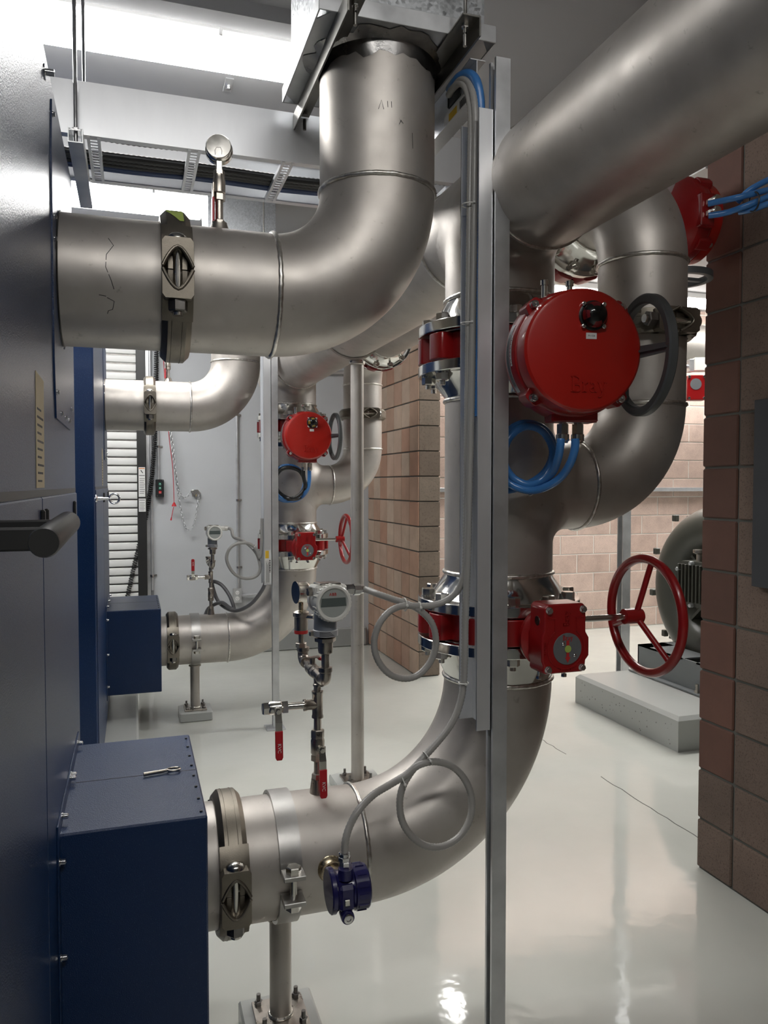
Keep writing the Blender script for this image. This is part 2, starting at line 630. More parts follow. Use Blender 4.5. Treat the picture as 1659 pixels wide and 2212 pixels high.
lamp('strip_light', -1.6, .76, 3.32, 3.615, 'long white strip light on the ceiling above the front blue cabinet')
lamp('strip_light', -2.2, .48, 5.21, 5.63, 'white strip light seen beneath the cable ladder, beyond it')
lamp('strip_light', 2.8, 6.6, 4.3, 4.62, 'white strip light over the hall beyond the block wall opening', LAMPR)
lamp('strip_light', 2.8, 6.6, 6.5, 6.8, 'white strip light close to the pink block hall wall', LAMPR)
lamp('strip_light', -1.2, 1.4, -.55, -.25, 'white strip light on the ceiling in front of all the pipework', LAMPF)


# ================================================================ blue cabinets
MX = -.169


def hexb(p, axis, af, h, washer=0):
    m = MB()
    if washer:
        m.lathe(p, axis, [(0, washer), (.002, washer)], 16)
    return m.hexa(p, axis, af, h)


def cabinet(dy, near):
    a, b = .67 + dy, 2.56 + dy
    if near:
        t = thing('blower_cabinet', 'tall navy blue steel cabinet with the black grip handle and yellowed sticker', 'cabinet', (-.9, (a + b) / 2, .1))
    else:
        t = thing('blower_cabinet', 'navy blue steel cabinet with the chrome handle, beside the roll-up door', 'cabinet', (-.9, (a + b) / 2, .1))
    MB().box(-1.6, MX, a, b, .1, 2.49, .006).build('cabinet_body', BLUE, t)
    # side plate round the outlet pipe
    cy = PY + dy
    hole = [(.168 * math.cos(i * PI / 12), .168 * math.sin(i * PI / 12)) for i in range(24)]
    out = []
    for x, z in hole:
        s = 1 / max(abs(x), abs(z)) if False else 1
        k = min(.235 / max(abs(x), 1e-6), .36 / max(abs(z), 1e-6))
        out.append((x * k, z * k))
    MB().ring2(out, hole, (MX, cy + .02, 2.075), (0, 1, 0), (0, 0, 1), (.004, 0, 0)).build('outlet_plate', BLUE, t)
    for yy, zz in ((-.2, .33), (-.2, .1), (-.2, .05), (-.2, -.3), (-.1, -.34), (.02, -.34), (.14, -.34), (.235, -.3), (.235, .1)):
        hexb((MX + .004, cy + .02 + yy, 2.075 + zz), (1, 0, 0), .009, .006, .007).build('bolt', CHROME, t)
    # door seam, doors
    MB().box(MX, MX + .005, a + .01, b - .012, 1.556, 2.47, .002).build('upper_panel', BLUE, t) if False else None
    MB().box(MX - .001, MX + .004, a + .02, 1.6 + dy, .14, 1.538, .003).build('door', BLUE, t)
    d2 = MB().box(MX - .001, MX + .004, 1.606 + dy, 2.548 + dy, .14, 1.538, .003).build('door', BLUE, t)
    MB().box(MX - .001, MX + .0012, a + .02, b - .02, 1.539, 1.552).build('door_gap', BLACKM, t)
    for yy in (1.575, 1.64, 2.40):
        MB().box(MX + .003, MX + .012, yy - .008 + dy, yy + .008 + dy, 1.46, 1.515, .003).build('door_latch', BLACKM, t)
    MB().lathe((MX, 1.797 + dy, 2.431), (1, 0, 0), [(0, .016), (.003, .016), (.004, .007), (.02, .007), (.021, .004)], 14).build('top_pin', CHROME, t)
    # sticker
    s0 = MB().prism([(1.542, 1.556), (1.673, 1.556), (1.686, 1.768), (1.556, 1.772)], (MX + .0004, dy, 0), (0, 1, 0), (0, 0, 1), (.0008, 0, 0)).build('data_sticker', CREAM, t)
    ik = MB()
    for k in range(10):
        ik.box(MX + .0012, MX + .0016, 1.565 + dy, 1.60 + .05 * ((k * 7) % 3) / 3 + .03 + dy, 1.567 + .015 * k, 1.571 + .015 * k)
    ik.build('sticker_print', INK, s0)
    if near:
        g = MB().tube([(-.075, .735, 1.511), (-.075, .74, 1.511), (-.075, 1.0, 1.516), (-.075, 1.005, 1.516)], [.0125, .0138, .0138, .0125], 28).build('grip_handle', BLACKM, t)
        for yy in (.79, .955):
            MB().box(MX, -.08, yy - .006, yy + .006, 1.500, 1.522, .002).build('handle_arm', BLACKM, t)
    else:
        MB().tube(spline([(MX, 3.80, 1.497), (-.12, 3.80, 1.497), (-.10, 3.80, 1.497)], .01), .006, 12).lathe((-.135, 3.80, 1.497), (1, 0, 0), [(-.03, .02), (-.026, .02), (-.02, .009), (.015, .006)], 16).build('door_handle', CHROME, t)
        MB().tube(arc((-.083, 3.80, 1.497), (1, 0, 0), (0, 0, 1), .022, 0, 2 * PI, 28)[:-1], .0055, 10, True).build('handle_ring', CHROME, t)
    # equipment curb
    pad = MB().box(-1.75, .015, a - .12, b + .14, 0, .1, .012).build('equipment_curb', PADM)
    tag(pad, 'low grey concrete curb under the ' + ('cabinet with the black grip handle' if near else 'cabinet beside the roll-up door'), 'concrete curb')
    # cover box round the lower inlet
    bx = thing('pipe_cover_box', ('navy steel box with a small key lying on its lid, round the lower pipe' if near else 'navy steel box round the lower pipe of the rear cabinet'), 'metal box', (0, cy, .28))
    if near:
        MB().box(MX + .004, .156, 1.805, 2.421, .275, .794, .004).build('box_body', BLUE, bx)
    else:
        MB().box(MX + .004, .156, 1.79 + dy, 2.421 + dy, .275, .794, .004).build('box_body', BLUE, bx)
    x1 = .156
    MB().box(MX + .02, x1 - .004, cy - .0012, cy + .0012, .7938, .7946).build('lid_seam', BLACKM, bx)
    for k in range(8):
        MB().box(x1 - .016, x1 - .009, 1.83 + .078 * k + dy, 1.836 + .078 * k + dy, .794, .7975, .001).build('lid_screw', BLACKM, bx)
    fl = MB().box(MX + .004, MX + .008, 1.77 + dy, 2.45 + dy, .25, .826, .001).build('box_flange', BLUE, bx)
    for k, (yy, zz) in enumerate(((1.79, .74), (1.79, .527), (1.79, .33), (1.86, .812), (2.10, .812), (2.125, .812), (2.38, .812))):
        MB().lathe((MX + .008, yy + dy, zz), (1, 0, 0), [(0, .009), (.002, .009), (.003, .0065), (.012, .0065), (.014, .004)], 14).build('bolt', CHROME, bx)
    return t


cabinet(0, True)
cabinet(DY, False)

# key on the lid
k = thing('key_tool', 'small metal key tool lying on the lid of the navy box', 'key', (.06, 2.108, .796))
MB().tube([(.018, 2.098, .8015), (.078, 2.110, .8015)], [.0052, .004], 14).build('key_shank', FIT, k)
MB().tube([(.0395 * math.cos(a) * .42 + .0945, 2.112 + .0395 * math.sin(a) * .30, .8015) for a in [i * PI / 12 for i in range(24)]], .0032, 8, True).build('key_bow', FIT, k)


# ================================================================ pipework
RP, RB = .162, .1365                       # 12" and 10" pipe radii
CX, UX = 1.05, 1.553                       # column and riser
ZL, ZU, ZB = .5285, 2.075, 1.56            # lower, upper and branch axes
RX = .666                                  # outlet riser


def weld_mb(c, axis, r, b=.0068, mb=None):
    c, a = V(c), V(axis).normalized()
    u = a.orthogonal().normalized()
    w_ = a.cross(u)
    n = 110
    rnd = random.Random(int(1000 * (c.x + c.y * 3 + c.z * 7)))
    P, R = [], []
    for i in range(n):
        t = 2 * PI * i / n
        P.append(tuple(c + (u * math.cos(t) + w_ * math.sin(t)) * (r - .0002) + a * rnd.uniform(-.0006, .0006)))
        R.append(b * rnd.uniform(.93, 1.08))
    return (mb or MB()).tube(P, R, 8, True)


def weld(c, axis, r, parent, b=.0068):
    return weld_mb(c, axis, r, b).build('weld_seam', WELD, parent, 60)


def hub_mb(p, axis, L, r, t=.032, ro=.2425):
    """weld-neck flange; p on the gasket face, axis away from it"""
    return MB().lathe(p, axis, [(0, r - .012), (0, ro - .03), (.002, ro - .03), (.002, ro - .002), (.004, ro), (t - .002, ro), (t, ro - .002),
                                (t, r + .052), (t + .004, r + .044), (L - .012, r + .002), (L, r), (L, r - .012)], 72, True)


def tee_mb(M, rc, rb, L0, L1, Lb, fil):
    """run along local z from L0 to L1, branch along local x to Lb"""
    mb = MB(M)
    mb.cyl((0, 0, L0), (0, 0, L1), rc, n=72, caps=False)
    n, K = 72, 9
    vs, fs = [], []
    rows = [(90, Lb)] + [(90 - 90 * k / (K - 1), None) for k in range(K)]
    for al, x in rows:
        s = math.radians(al)
        r = rb + fil * (1 - math.sin(s))
        for k in range(n):
            ph = 2 * PI * k / n
            y, z = r * math.cos(ph), r * math.sin(ph)
            yc = max(-rc * .9995, min(rc * .9995, y))
            xx = x if x is not None else math.sqrt(rc * rc - yc * yc) + fil * (1 - math.cos(s)) - .0006 * (al < 1)
            vs.append((xx, yc, z))
    for i in range(len(rows) - 1):
        for k in range(n):
            k2 = (k + 1) % n
            fs.append((i * n + k, (i + 1) * n + k, (i + 1) * n + k2, i * n + k2))
    return mb.add(vs, fs)


def coupling(c, ax, side, r, label, group=None, tape=False):
    """two cast halves bolted together round a pipe; side points to the visible bolt, bolts run along ax x side"""
    ax, side = V(ax), V(side)
    up = ax.cross(side) * -1
    if up.z < -.5:
        up = -up
    if abs(up.z) < .5 and up.x < 0:
        up = -up
    t = thing('pipe_coupling', label, 'pipe coupling', V(c), group)
    M = frame(c, ax, side, up)
    hw = .036
    for s, nm in ((1, 'upper'), (-1, 'lower')):
        mb = MB(M)
        # half ring, chamfered section
        prof = [(-hw, r + .001), (-hw, r + .014), (-hw * .62, r + .028), (hw * .62, r + .028), (hw, r + .014), (hw, r + .001)]
        n = 40
        vs, fs = [], []
        for i in range(n + 1):
            a = PI * i / n
            for x, rr in prof:
                vs.append((x, rr * math.cos(a), s * (rr * math.sin(a) + .001)))
        m = len(prof)
        for i in range(n):
            for k in range(m):
                k2 = (k + 1) % m
                q = (i * m + k, i * m + k2, (i + 1) * m + k2, (i + 1) * m + k)
                fs.append(q if s > 0 else q[::-1])
        fs += [tuple(range(m)), tuple(n * m + k for k in range(m))]
        mb.add(vs, fs)
        # central rib lines
        for x in (-.0125, .0125):
            mb.tube([(x, (r + .0283) * math.cos(a), s * ((r + .0283) * math.sin(a) + .001)) for a in [.35 + (PI - .7) * i / 30 for i in range(31)]], .0011, 6)
        for d in (1, -1):
            # lug with an arched mouth over the bolt
            w2 = .037
            arch = [(w2 * .93 * math.cos(q), .046 * (1 - abs(math.cos(q)) ** 1.7)) for q in [PI * i / 14 for i in range(15)]]
            poly = [(-w2, .002), (-w2, .085), (-w2 * .75, .098), (w2 * .75, .098), (w2, .085), (w2, .002)]
            # outline run: right foot, up, over, left foot, then arch back
            out = [(w2, .002), (w2, .062), (w2 * .8, .072), (-w2 * .8, .072), (-w2, .062), (-w2, .002)] + [(-x * 1.0, z + .002) for x, z in arch]
            o = [(x, s * z) for x, z in out]
            if s < 0:
                o = o[::-1]
            if d > 0:
                o = o[::-1]
            mb.prism(o, (0, d * (r - .01), 0), (1, 0, 0), (0, 0, 1), (0, d * .058, 0))
            # shoulder block that merges into the ring
            sector(mb, (-w2, 0, 0), (1, 0, 0), (0, d, 0), [(0, r + .004), (0, r + .031), (w2 * .55, r + .033), (w2 * 1.45, r + .033), (2 * w2, r + .031), (2 * w2, r + .004)], s * d * .30, s * d * .64, 10)
            # arch lip
            lip = [(x * 1.02, d * (r + .047), s * (z * 1.03 + .003)) for x, z in arch]
            mb.tube(lip, .0045, 8)
        mb.build('coupling_housing', CAST, t, 40, bevel=.0035)
    for d in (1, -1):
        b = MB(M).cyl((0, d * (r + .022), -.108), (0, d * (r + .022), .08), .0125, n=20)
        b.lathe((0, d * (r + .024), .071), (0, 0, 1), [(0, .024), (.006, .0235), (.013, .018), (.017, .008), (.018, .001)], 24)
        b.build('coupling_bolt', NICKEL, t)
        MB(M).hexa((0, d * (r + .022), -.073), (0, 0, -1), .040, .026, ph=.2).build('coupling_nut', DARKBOLT, t)
    if tape:
        mb = MB(M)
        n, vs, fs = 12, [], []
        for i in range(n + 1):
            a = .76 + .85 * i / n
            for x in (-.021, .019):
                x2 = x if not (x < 0 and i < 4) else -.021 + .030 * (4 - i) / 4
                rr = r + .0302
                vs.append((x2, rr * math.cos(a), rr * math.sin(a)))
        fs = [(2 * i, 2 * i + 1, 2 * i + 3, 2 * i + 2) for i in range(n)]
        mb.add(vs, fs)
        tp = mb.build('green_tape', GREEN, t, label='green tape with black handwriting')
        a = 1.12
        q = M @ V((0, (r + .031) * math.cos(a), (r + .031) * math.sin(a)))
        tx = (M.to_3x3() @ V((0, -math.sin(a), math.cos(a)))).normalized()
        mb = MB()
        ux = -V(tx)
        uy = V(ax)
        for st in ([(-.018, -.004), (-.014, -.007), (-.010, -.003), (-.008, .002), (-.004, .003)], [(.0, .007), (.004, .001), (.007, .008)],
                   [(-.006, -.008), (.002, -.008)], [(.002, -.008), (.006, -.005)], [(.006, .001), (.009, -.007)]):
            mb.ribbon(st, .0016, q, ux, uy, ux.cross(uy) * .0004)
        mb.build('handwriting', INK, tp)
    return t


def bolts_ring(t, c, axis, rb, n, zs, ph, af=.034, h=.021, mat=NICKEL, skip=None):
    c, a = V(c), V(axis).normalized()
    u = V((1, 0, 0)) if abs(a.x) < .9 else V((0, 1, 0))
    w_ = a.cross(u)
    for k in range(n):
        an = 2 * PI * (k + ph) / n
        p = c + (u * math.cos(an) + w_ * math.sin(an)) * rb
        for z, s in zs:
            m = MB()
            m.lathe(p + a * z, a * s, [(0, af * .62), (.003, af * .62)], 16)
            m.hexa(p + a * (z + s * .003), a * s, af, h, ph=k * .7)
            if s < 0:
                m.cyl(p + a * (z - .02), p + a * (z - .036), af * .26, n=12)
            m.build('flange_bolt', mat, t, 30)


def butterfly(c, axis, label, th=.08, f=.032, ro=.2425, rb=.213, r=RP):
    t = thing('butterfly_valve', label, 'valve', c)
    a = V(axis)
    mb = MB().lathe(V(c) - a * th / 2, a, [(0, r - .012), (0, r + .038), (.004, r + .042), (th - .004, r + .042), (th, r + .038), (th, r - .012)], 64, True)
    u = V((1, 0, 0)) if abs(a.x) < .9 else V((0, 1, 0))
    w_ = a.cross(u)
    for k in range(12):
        an = 2 * PI * (k + .5) / 12
        d = u * math.cos(an) + w_ * math.sin(an)
        e = a.cross(d)
        M = frame(V(c) + d * rb, d, e, a)
        mb.M = M
        mb.prism([(x * 1.0, y) for x, y in [(-.045, -.034), (.012, -.034), (.024, -.030), (.029, -.020), (.030, 0), (.029, .020), (.024, .030), (.012, .034), (-.045, .034)]],
                 (0, 0, -th / 2 + .003), (1, 0, 0), (0, 1, 0), (0, 0, th - .006))
    mb.M = Matrix()
    mb.build('valve_body', RED, t, 30, bevel=.003)
    bolts_ring(t, c, a, rb, 12, ((th / 2 + f, 1), (-th / 2 - f, -1)), .5)
    return t


def glyphs_bray(mb, o, ux, uy, h, d, gap=.12):
    """a slab-serif word drawn with strokes; h = capital height, centred on o"""
    ux, uy = V(ux).normalized(), V(uy).normalized()
    S = []
    S.append((.66, [([(.14, 0), (.14, 1)], .17), ([(-.02, .03), (.34, .03)], .07), ([(-.02, .97), (.34, .97)], .07),
                    ([(.14, .965), (.36, .965), (.50, .90), (.55, .77), (.50, .62), (.38, .54), (.14, .535)], .10),
                    ([(.14, .5), (.42, .49), (.57, .41), (.62, .27), (.57, .12), (.42, .035), (.14, .03)], .11)]))
    S.append((.46, [([(.14, 0), (.14, .64)], .14), ([(.0, .03), (.30, .03)], .06), ([(.0, .62), (.18, .62)], .06), ([(.16, .42), (.24, .56), (.34, .62), (.42, .60)], .10)]))
    S.append((.52, [([(.36, .08), (.36, .46), (.30, .58), (.18, .61), (.06, .55)], .12), ([(.36, .36), (.18, .32), (.06, .22), (.06, .10), (.16, .02), (.28, .05), (.36, .14)], .09),
                    ([(.34, .10), (.40, .03), (.50, .03)], .07)]))
    S.append((.56, [([(.08, .62), (.28, .04)], .13), ([(.50, .62), (.24, -.20), (.14, -.30), (.02, -.28)], .08), ([(-.02, .62), (.20, .62)], .06), ([(.40, .62), (.60, .62)], .06)]))
    tot = sum(s[0] for s in S) + gap * .4 * 3
    x = -tot / 2
    for wd, st in S:
        for pts, w_ in st:
            mb.ribbon([((p[0] + x) * h, (p[1] - .4) * h) for p in pts], w_ * h, o, ux, uy, ux.cross(uy) * d)
        x += wd + gap * .4
    return mb


def gear_operator(dy, near):
    lab = 'red gear operator with spoked red handwheel on the lower valve of the ' + ('front column' if near else 'rear column')
    t = thing('gear_operator', lab, 'valve operator', (CX, PY - .25 + dy, 1.08))
    cx, cz, y0 = 1.065, 1.148, 1.755 + dy
    MB().cyl((CX + .005, PY - .19 + dy, 1.155), (CX + .01, y0 + .09, 1.155), .036, n=28).lathe((cx, y0 + .105, cz), (0, -1, 0), [(-.015, .03), (0, .07), (.008, .082), (.024, .084), (.032, .07)], 36).build('mounting_neck', RED, t, 40)
    out = [(-.058, -.078), (.052, -.078), (.062, -.070), (.064, -.048), (.074, -.036), (.074, .012), (.064, .028), (.064, .094), (.054, .104), (-.050, .104), (-.060, .094), (-.060, .034), (-.066, .022), (-.066, -.044), (-.061, -.056), (-.062, -.070)]
    MB().prism(out, (cx, y0, cz), (1, 0, 0), (0, 0, 1), (0, .075, 0)).build('gear_housing', RED, t, 30, bevel=.004)
    # raised frame lines on the cover
    mb = MB()
    o = (cx + .004, y0 + .0004, cz - .012)
    ar = [(.054 * math.cos(a), .054 * math.sin(a)) for a in [math.radians(q) for q in range(125, 416, 10)]]
    mb.ribbon(ar, .004, o, (1, 0, 0), (0, 0, 1), (0, -.003, 0))
    mb.ribbon([(-.032, .046), (-.032, .078), (-.054, .080)], .003, o, (1, 0, 0), (0, 0, 1), (0, -.002, 0))
    mb.ribbon([(.032, .046), (.032, .078), (.054, .080)], .003, o, (1, 0, 0), (0, 0, 1), (0, -.002, 0))
    mb.build('cover_rib', RED, t)
    glyphs_bray(MB(), (cx + .006, y0 - .0002, cz + .066), (0, 0, 1), (-1, 0, 0), .017, .0016).build('raised_lettering', RED, t)
    MB().text('OPEN', .013, (cx + .004, y0 - .0002, cz - .070), (1, 0, 0), (0, 0, 1), .0014).build('raised_lettering', RED, t)
    MB().text('CLOSED', .010, (cx - .057, y0 - .0002, cz - .012), (0, 0, 1), (-1, 0, 0), .0014).build('raised_lettering', RED, t)
    pl = MB().lathe((cx + .008, y0 + .001, cz - .014), (0, -1, 0), [(0, .0415), (.003, .0415), (.0035, .041)], 40)
    p = pl.build('indicator_plate', plain('plate_grey', (.13, .135, .14), .5) if 'plate_grey' not in MAT else MAT['plate_grey'], t)
    ox = V((cx + .008, y0 - .0026, cz - .014))
    ar = MB().prism([(-.004, .022), (-.004, -.022), (-.008, -.022), (0, -.036), (.008, -.022), (.004, -.022), (.004, .022)][::-1], ox, (1, 0, 0), (0, 0, 1), (0, -.0012, 0))
    ar.build('arrow', INKR, p)
    glyphs_bray(MB(), ox + V((0, 0, .028)), (1, 0, 0), (0, 0, 1), .0125, .0008).build('red_lettering', INKR, p)
    MB().lathe(ox + V((0, -.001, 0)), (0, -1, 0), [(0, .0095), (.001, .0095)], 24).build('green_sticker', GREEN, p)
    for x, z in ((-.014, .014), (.020, -.018)):
        MB().lathe(ox + V((x, 0, z)), (0, -1, 0), [(0, .0055), (.002, .005), (.004, .003), (.0045, .0005)], 16).build('plate_screw', CHROME, p)
    for x, z in ((-.046, .088), (.054, .088), (-.048, -.066), (.052, -.066)):
        mb = MB().lathe((cx + x, y0 + .001, cz + z), (0, -1, 0), [(0, .010), (.002, .010)], 16)
        mb.hexa((cx + x, y0 - .001, cz + z), (0, -1, 0), .0145, .008).build('cover_bolt', CHROME, t)
    for x in (-.055, .020):
        MB().cyl((cx + x, y0 + .035, cz - .075), (cx + x, y0 + .035, cz - .094), .004, n=12).hexa((cx + x, y0 + .035, cz - .089), (0, 0, -1), .014, .008).build('stop_screw', CHROME, t)
    MB().lathe((cx - .060, y0 + .035, cz + .058), (-1, 0, 0), [(0, .012), (.0015, .012)], 20).build('plug', DARKBOLT, t)
    wy, wz = y0 + .045, 1.20
    MB().cyl((cx + .06, wy, wz), (1.29, wy, wz), .0085, n=20).build('handwheel_shaft', POLISH, t)
    wx, R = 1.345, .157
    h = MB().tube(arc((wx, wy, wz), (0, -1, 0), (0, 0, 1), R, 0, 2 * PI, 72)[:-1], .0128, 16, True).build('handwheel', RED, t, 60)
    MB().lathe((1.275, wy, wz), (1, 0, 0), [(0, .017), (.002, .021), (.056, .021), (.058, .019), (.058, .001)], 28).build('wheel_hub', RED, h)
    for q in (80, -46, 200):
        a = math.radians(q)
        d = V((0, -math.cos(a), math.sin(a)))
        MB().cyl(V((1.318, wy, wz)) + d * .014, V((wx, wy, wz)) + d * (R - .006), .0082, n=14).build('wheel_spoke', RED, h)
    return t


def sector(mb, p, axis, u, prof, a0, a1, n=16):
    p, a, u = V(p), V(axis).normalized(), V(u).normalized()
    w_ = a.cross(u)
    vs, fs, m = [], [], len(prof)
    for i in range(n + 1):
        an = a0 + (a1 - a0) * i / n
        d = u * math.cos(an) + w_ * math.sin(an)
        for t_, r in prof:
            vs.append(tuple(p + a * t_ + d * r))
    for i in range(n):
        for k in range(m - 1):
            fs.append((i * m + k, i * m + k + 1, (i + 1) * m + k + 1, (i + 1) * m + k))
    return mb.add(vs, fs)


def actuator(o, ang, label, cover='front', wheel=True, gland_mat=NICKEL, bright=True, up=(0, 0, 1), n=None, amber=False):
    """electric drive: o is the centre of the round cover, n the way it faces"""
    a = math.radians(ang)
    n = V(n) if n else V((-math.sin(a), -math.cos(a), 0))
    up = V(up)
    y = -n
    x = y.cross(up)
    M = frame(o, x, y, up)
    t = thing('valve_actuator', label, 'valve actuator', V(o) - up * .16 - n * .06)
    B = lambda: MB(M)
    c = B().lathe((0, 0, 0), (0, 1, 0), [(0, .001), (0, .136), (.002, .143), (.007, .1485), (.014, .150), (.050, .152)], 80).build('actuator_cover', REDDISC, t, 25)
    h = B().lathe((0, .050, 0), (0, 1, 0), [(0, .120), (.0, .1505), (.003, .148), (.006, .149), (.008, .155), (.016, .159), (.030, .160), (.032, .1605), (.055, .164), (.066, .161), (.085, .140), (.100, .110), (.115, .085), (.13, .06), (.20, .05), (.20, .001)], 80)
    for k in range(4):
        q = PI / 4 + k * PI / 2
        d = V((math.cos(q), 0, math.sin(q)))
        e = V((-math.sin(q), 0, math.cos(q)))
        h.prism([(.138, -.030), (.168, -.019), (.172, -.012), (.172, .012), (.168, .019), (.138, .030)], M.to_3x3().inverted() @ V((0, 0, 0)) + V((0, .042, 0)), d, e, (0, .055, 0))
    h.box(-.055, .066, .062, .122, -.168, -.13, .004)
    h.build('actuator_housing', RED, t, 30, bevel=.002)
    for k in range(4):
        q = PI / 4 + k * PI / 2
        p = (.159 * math.cos(q), .044, .159 * math.sin(q))
        mb = B().lathe(p, (0, -1, 0), [(0, .0115), (.002, .0115), (.002, .0095), (.014, .0095), (.015, .0085), (.015, .0045), (.008, .004), (.008, .0005)], 20)
        mb.build('cover_bolt', CHROME, t)
    # indicator dome
    dx, dz = .021, .082
    b = B().lathe((dx, .001, dz), (0, -1, 0), [(0, .036), (.005, .036), (.006, .034)], 36).build('indicator_base', BLACK, t)
    B().lathe((dx, -.004, dz), (0, -1, 0), [(0, .024), (.012, .0235), (.020, .017), (.0225, .009), (.023, .0005)], 32).build('indicator_drum', BLACK, b)
    mb = B()
    prf = [(.001, .0243), (.012, .0239), (.0195, .0175)]
    for q in ((1.15, 2.0), (2.75, 3.6), (-1.75, -.95)):
        sector(mb, (dx, -.004, dz), (0, -1, 0), (1, 0, 0), prf, -q[1] if False else q[0], q[1], 8)
    mb.build('indicator_flag', YELLOW if amber else FLAG, b)
    if not amber:
        B().text('CLOSED', .0075, (dx - .0235, -.0185, dz), (0, 0, -1), (1, .35, 0), .0006).build('indicator_lettering', INK, b)
    B().lathe((dx, -.004, dz), (0, -1, 0), [(0, .0315), (.012, .0305), (.022, .0245), (.029, .014), (.0315, .0005)], 36).build('indicator_dome', DOME, b)
    for sx in (-1, 1):
        for sz in (-1, 1):
            B().lathe((dx + sx * .0255, .001, dz + sz * .0265), (0, -1, 0), [(0, .0055), (.010, .0055), (.011, .004), (.011, .0005)], 14).build('dome_screw', CHROME, b)
    tg = B().box(.004, .031, -.0012, .0006, .026, .041, .0004).build('name_tag', STICK, t)
    if not amber:
        B().text('PV 028', .0062, (.0175, -.0013, .0335), (1, 0, 0), (0, 0, 1), .0002).build('tag_lettering', INK, tg)
    glyphs_bray(B(), M.inverted().to_3x3() @ V((0, 0, 0)) + V((.012, .0004, -.086)), (1, 0, 0), (0, 0, 1), .038, .003).build('raised_lettering', REDDISC, c)
    # curved stickers on the drum, towards -x
    mb = sector(B(), (0, .078, 0), (0, 1, 0), (-1, 0, 0), [(.004, .1612), (.020, .1640)], -.62, .46, 20)
    st = mb.build('rating_sticker', SILVER, t)
    mb = B()
    for k in range(9):
        sector(mb, (0, .078, 0), (0, 1, 0), (-1, 0, 0), [(.006 + .0014 * k, .1620 + .00024 * k), (.0066 + .0014 * k, .1622 + .00024 * k)], -.55 + .02 * (k % 3), .40 - .05 * (k % 4), 14)
    mb.build('sticker_print', INK, st)
    mb = sector(B(), (0, .068, 0), (0, 1, 0), (-1, 0, 0), [(.001, .1604), (.011, .1608)], -.20, .28, 10)
    st = mb.build('serial_sticker', STICK, t)
    mb = B()
    for k in range(14):
        sector(mb, (0, .068, 0), (0, 1, 0), (-1, 0, 0), [(.003, .1610), (.009 - .003 * (k % 2), .1612)], -.17 + .030 * k, -.158 + .030 * k, 2)
    mb.build('sticker_print', INK, st)
    for gx in (-.016, .024):
        mb = B().cyl((gx, .092, -.160), (gx, .092, -.172), .010, n=18)
        mb.hexa((gx, .092, -.172), (0, 0, -1), .027, .026, .05)
        mb.lathe((gx, .092, -.196), (0, 0, -1), [(0, .013), (.002, .0165), (.018, .0165), (.020, .014), (.024, .013)], 20)
        mb.build('cable_gland', gland_mat, t, 30)
    for gx in (-.070, -.004):
        B().cyl((gx, .085, .14), (gx, .085, .172), .0075, n=16).lathe((gx, .085, .172), (0, 0, 1), [(0, .010), (.012, .010), (.014, .008), (.014, .001)], 16).build('top_stud', NICKEL, t)
    if wheel:
        wc = V((.183, .060, 0))
        R = .142
        prof = [(-.012, R - .010), (-.012, R + .006), (-.008, R + .010), (.008, R + .010), (.012, R + .006), (.012, R - .010), (.008, R - .014), (-.008, R - .014)]
        wh = B().lathe(wc, (1, 0, 0), prof, 64, True).build('override_handwheel', GREYPLAS, t, 40)
        hub = wc - V((.052, 0, 0))
        B().lathe(hub, (1, 0, 0), [(-.012, .016), (-.012, .024), (.016, .024), (.019, .018), (.019, .001)], 24).build('wheel_hub', GREYPLAS, wh)
        for q in (0, 128, 232):
            r_ = math.radians(q)
            d = V((0, -math.cos(r_), math.sin(r_)))
            f = d.cross(V((1, 0, 0)))
            dd = (d * (R - .006) + V((.046, 0, 0)))
            Ls = dd.length
            dd.normalize()
            e = f.cross(dd).normalized()
            mb = B().prism([(.01, -.016), (Ls, -.011), (Ls, .011), (.01, .016)], hub - e * .003, dd, f, e * .007)
            mb.prism([(.01, -.003), (Ls, -.002), (Ls, .002), (.01, .003)], hub - e * .010, dd, f, e * .020)
            mb.build('wheel_spoke', GREYPLAS, wh)
        B().cyl((.11, .060, 0), (.13, .060, 0), .014, n=18).build('override_shaft', FIT, t)
    return t
GREY_A = [ (0.598, 2.052, 1.272), (0.615, 2.040, 1.270), (0.631, 2.000, 1.264), (0.660, 1.970, 1.254), (0.691, 1.945, 1.244), (0.726, 1.930, 1.226), (0.760, 1.925, 1.191), (0.773, 1.925, 1.140), (0.760, 1.925, 1.090), (0.724, 1.925, 1.053), (0.682, 1.925, 1.045), (0.639, 1.925, 1.062), (0.608, 1.925, 1.101), (0.598, 1.925, 1.147), (0.611, 1.925, 1.193), (0.641, 1.930, 1.225), (0.679, 1.935, 1.238), (0.719, 1.930, 1.237), (0.757, 1.925, 1.237), (0.795, 1.920, 1.247), (0.825, 1.910, 1.271), (0.840, 1.900, 1.307), (0.846, 1.895, 1.353), (0.848, 1.895, 1.496), (0.850, 1.895, 1.743), (0.852, 1.895, 1.988), (0.854, 1.895, 2.255), (0.856, 1.895, 2.436), (0.857, 1.895, 2.521), (0.854, 1.900, 2.576), (0.851, 1.920, 2.618), (0.851, 1.960, 2.647), (0.857, 2.020, 2.662), (0.871, 2.080, 2.676) ]
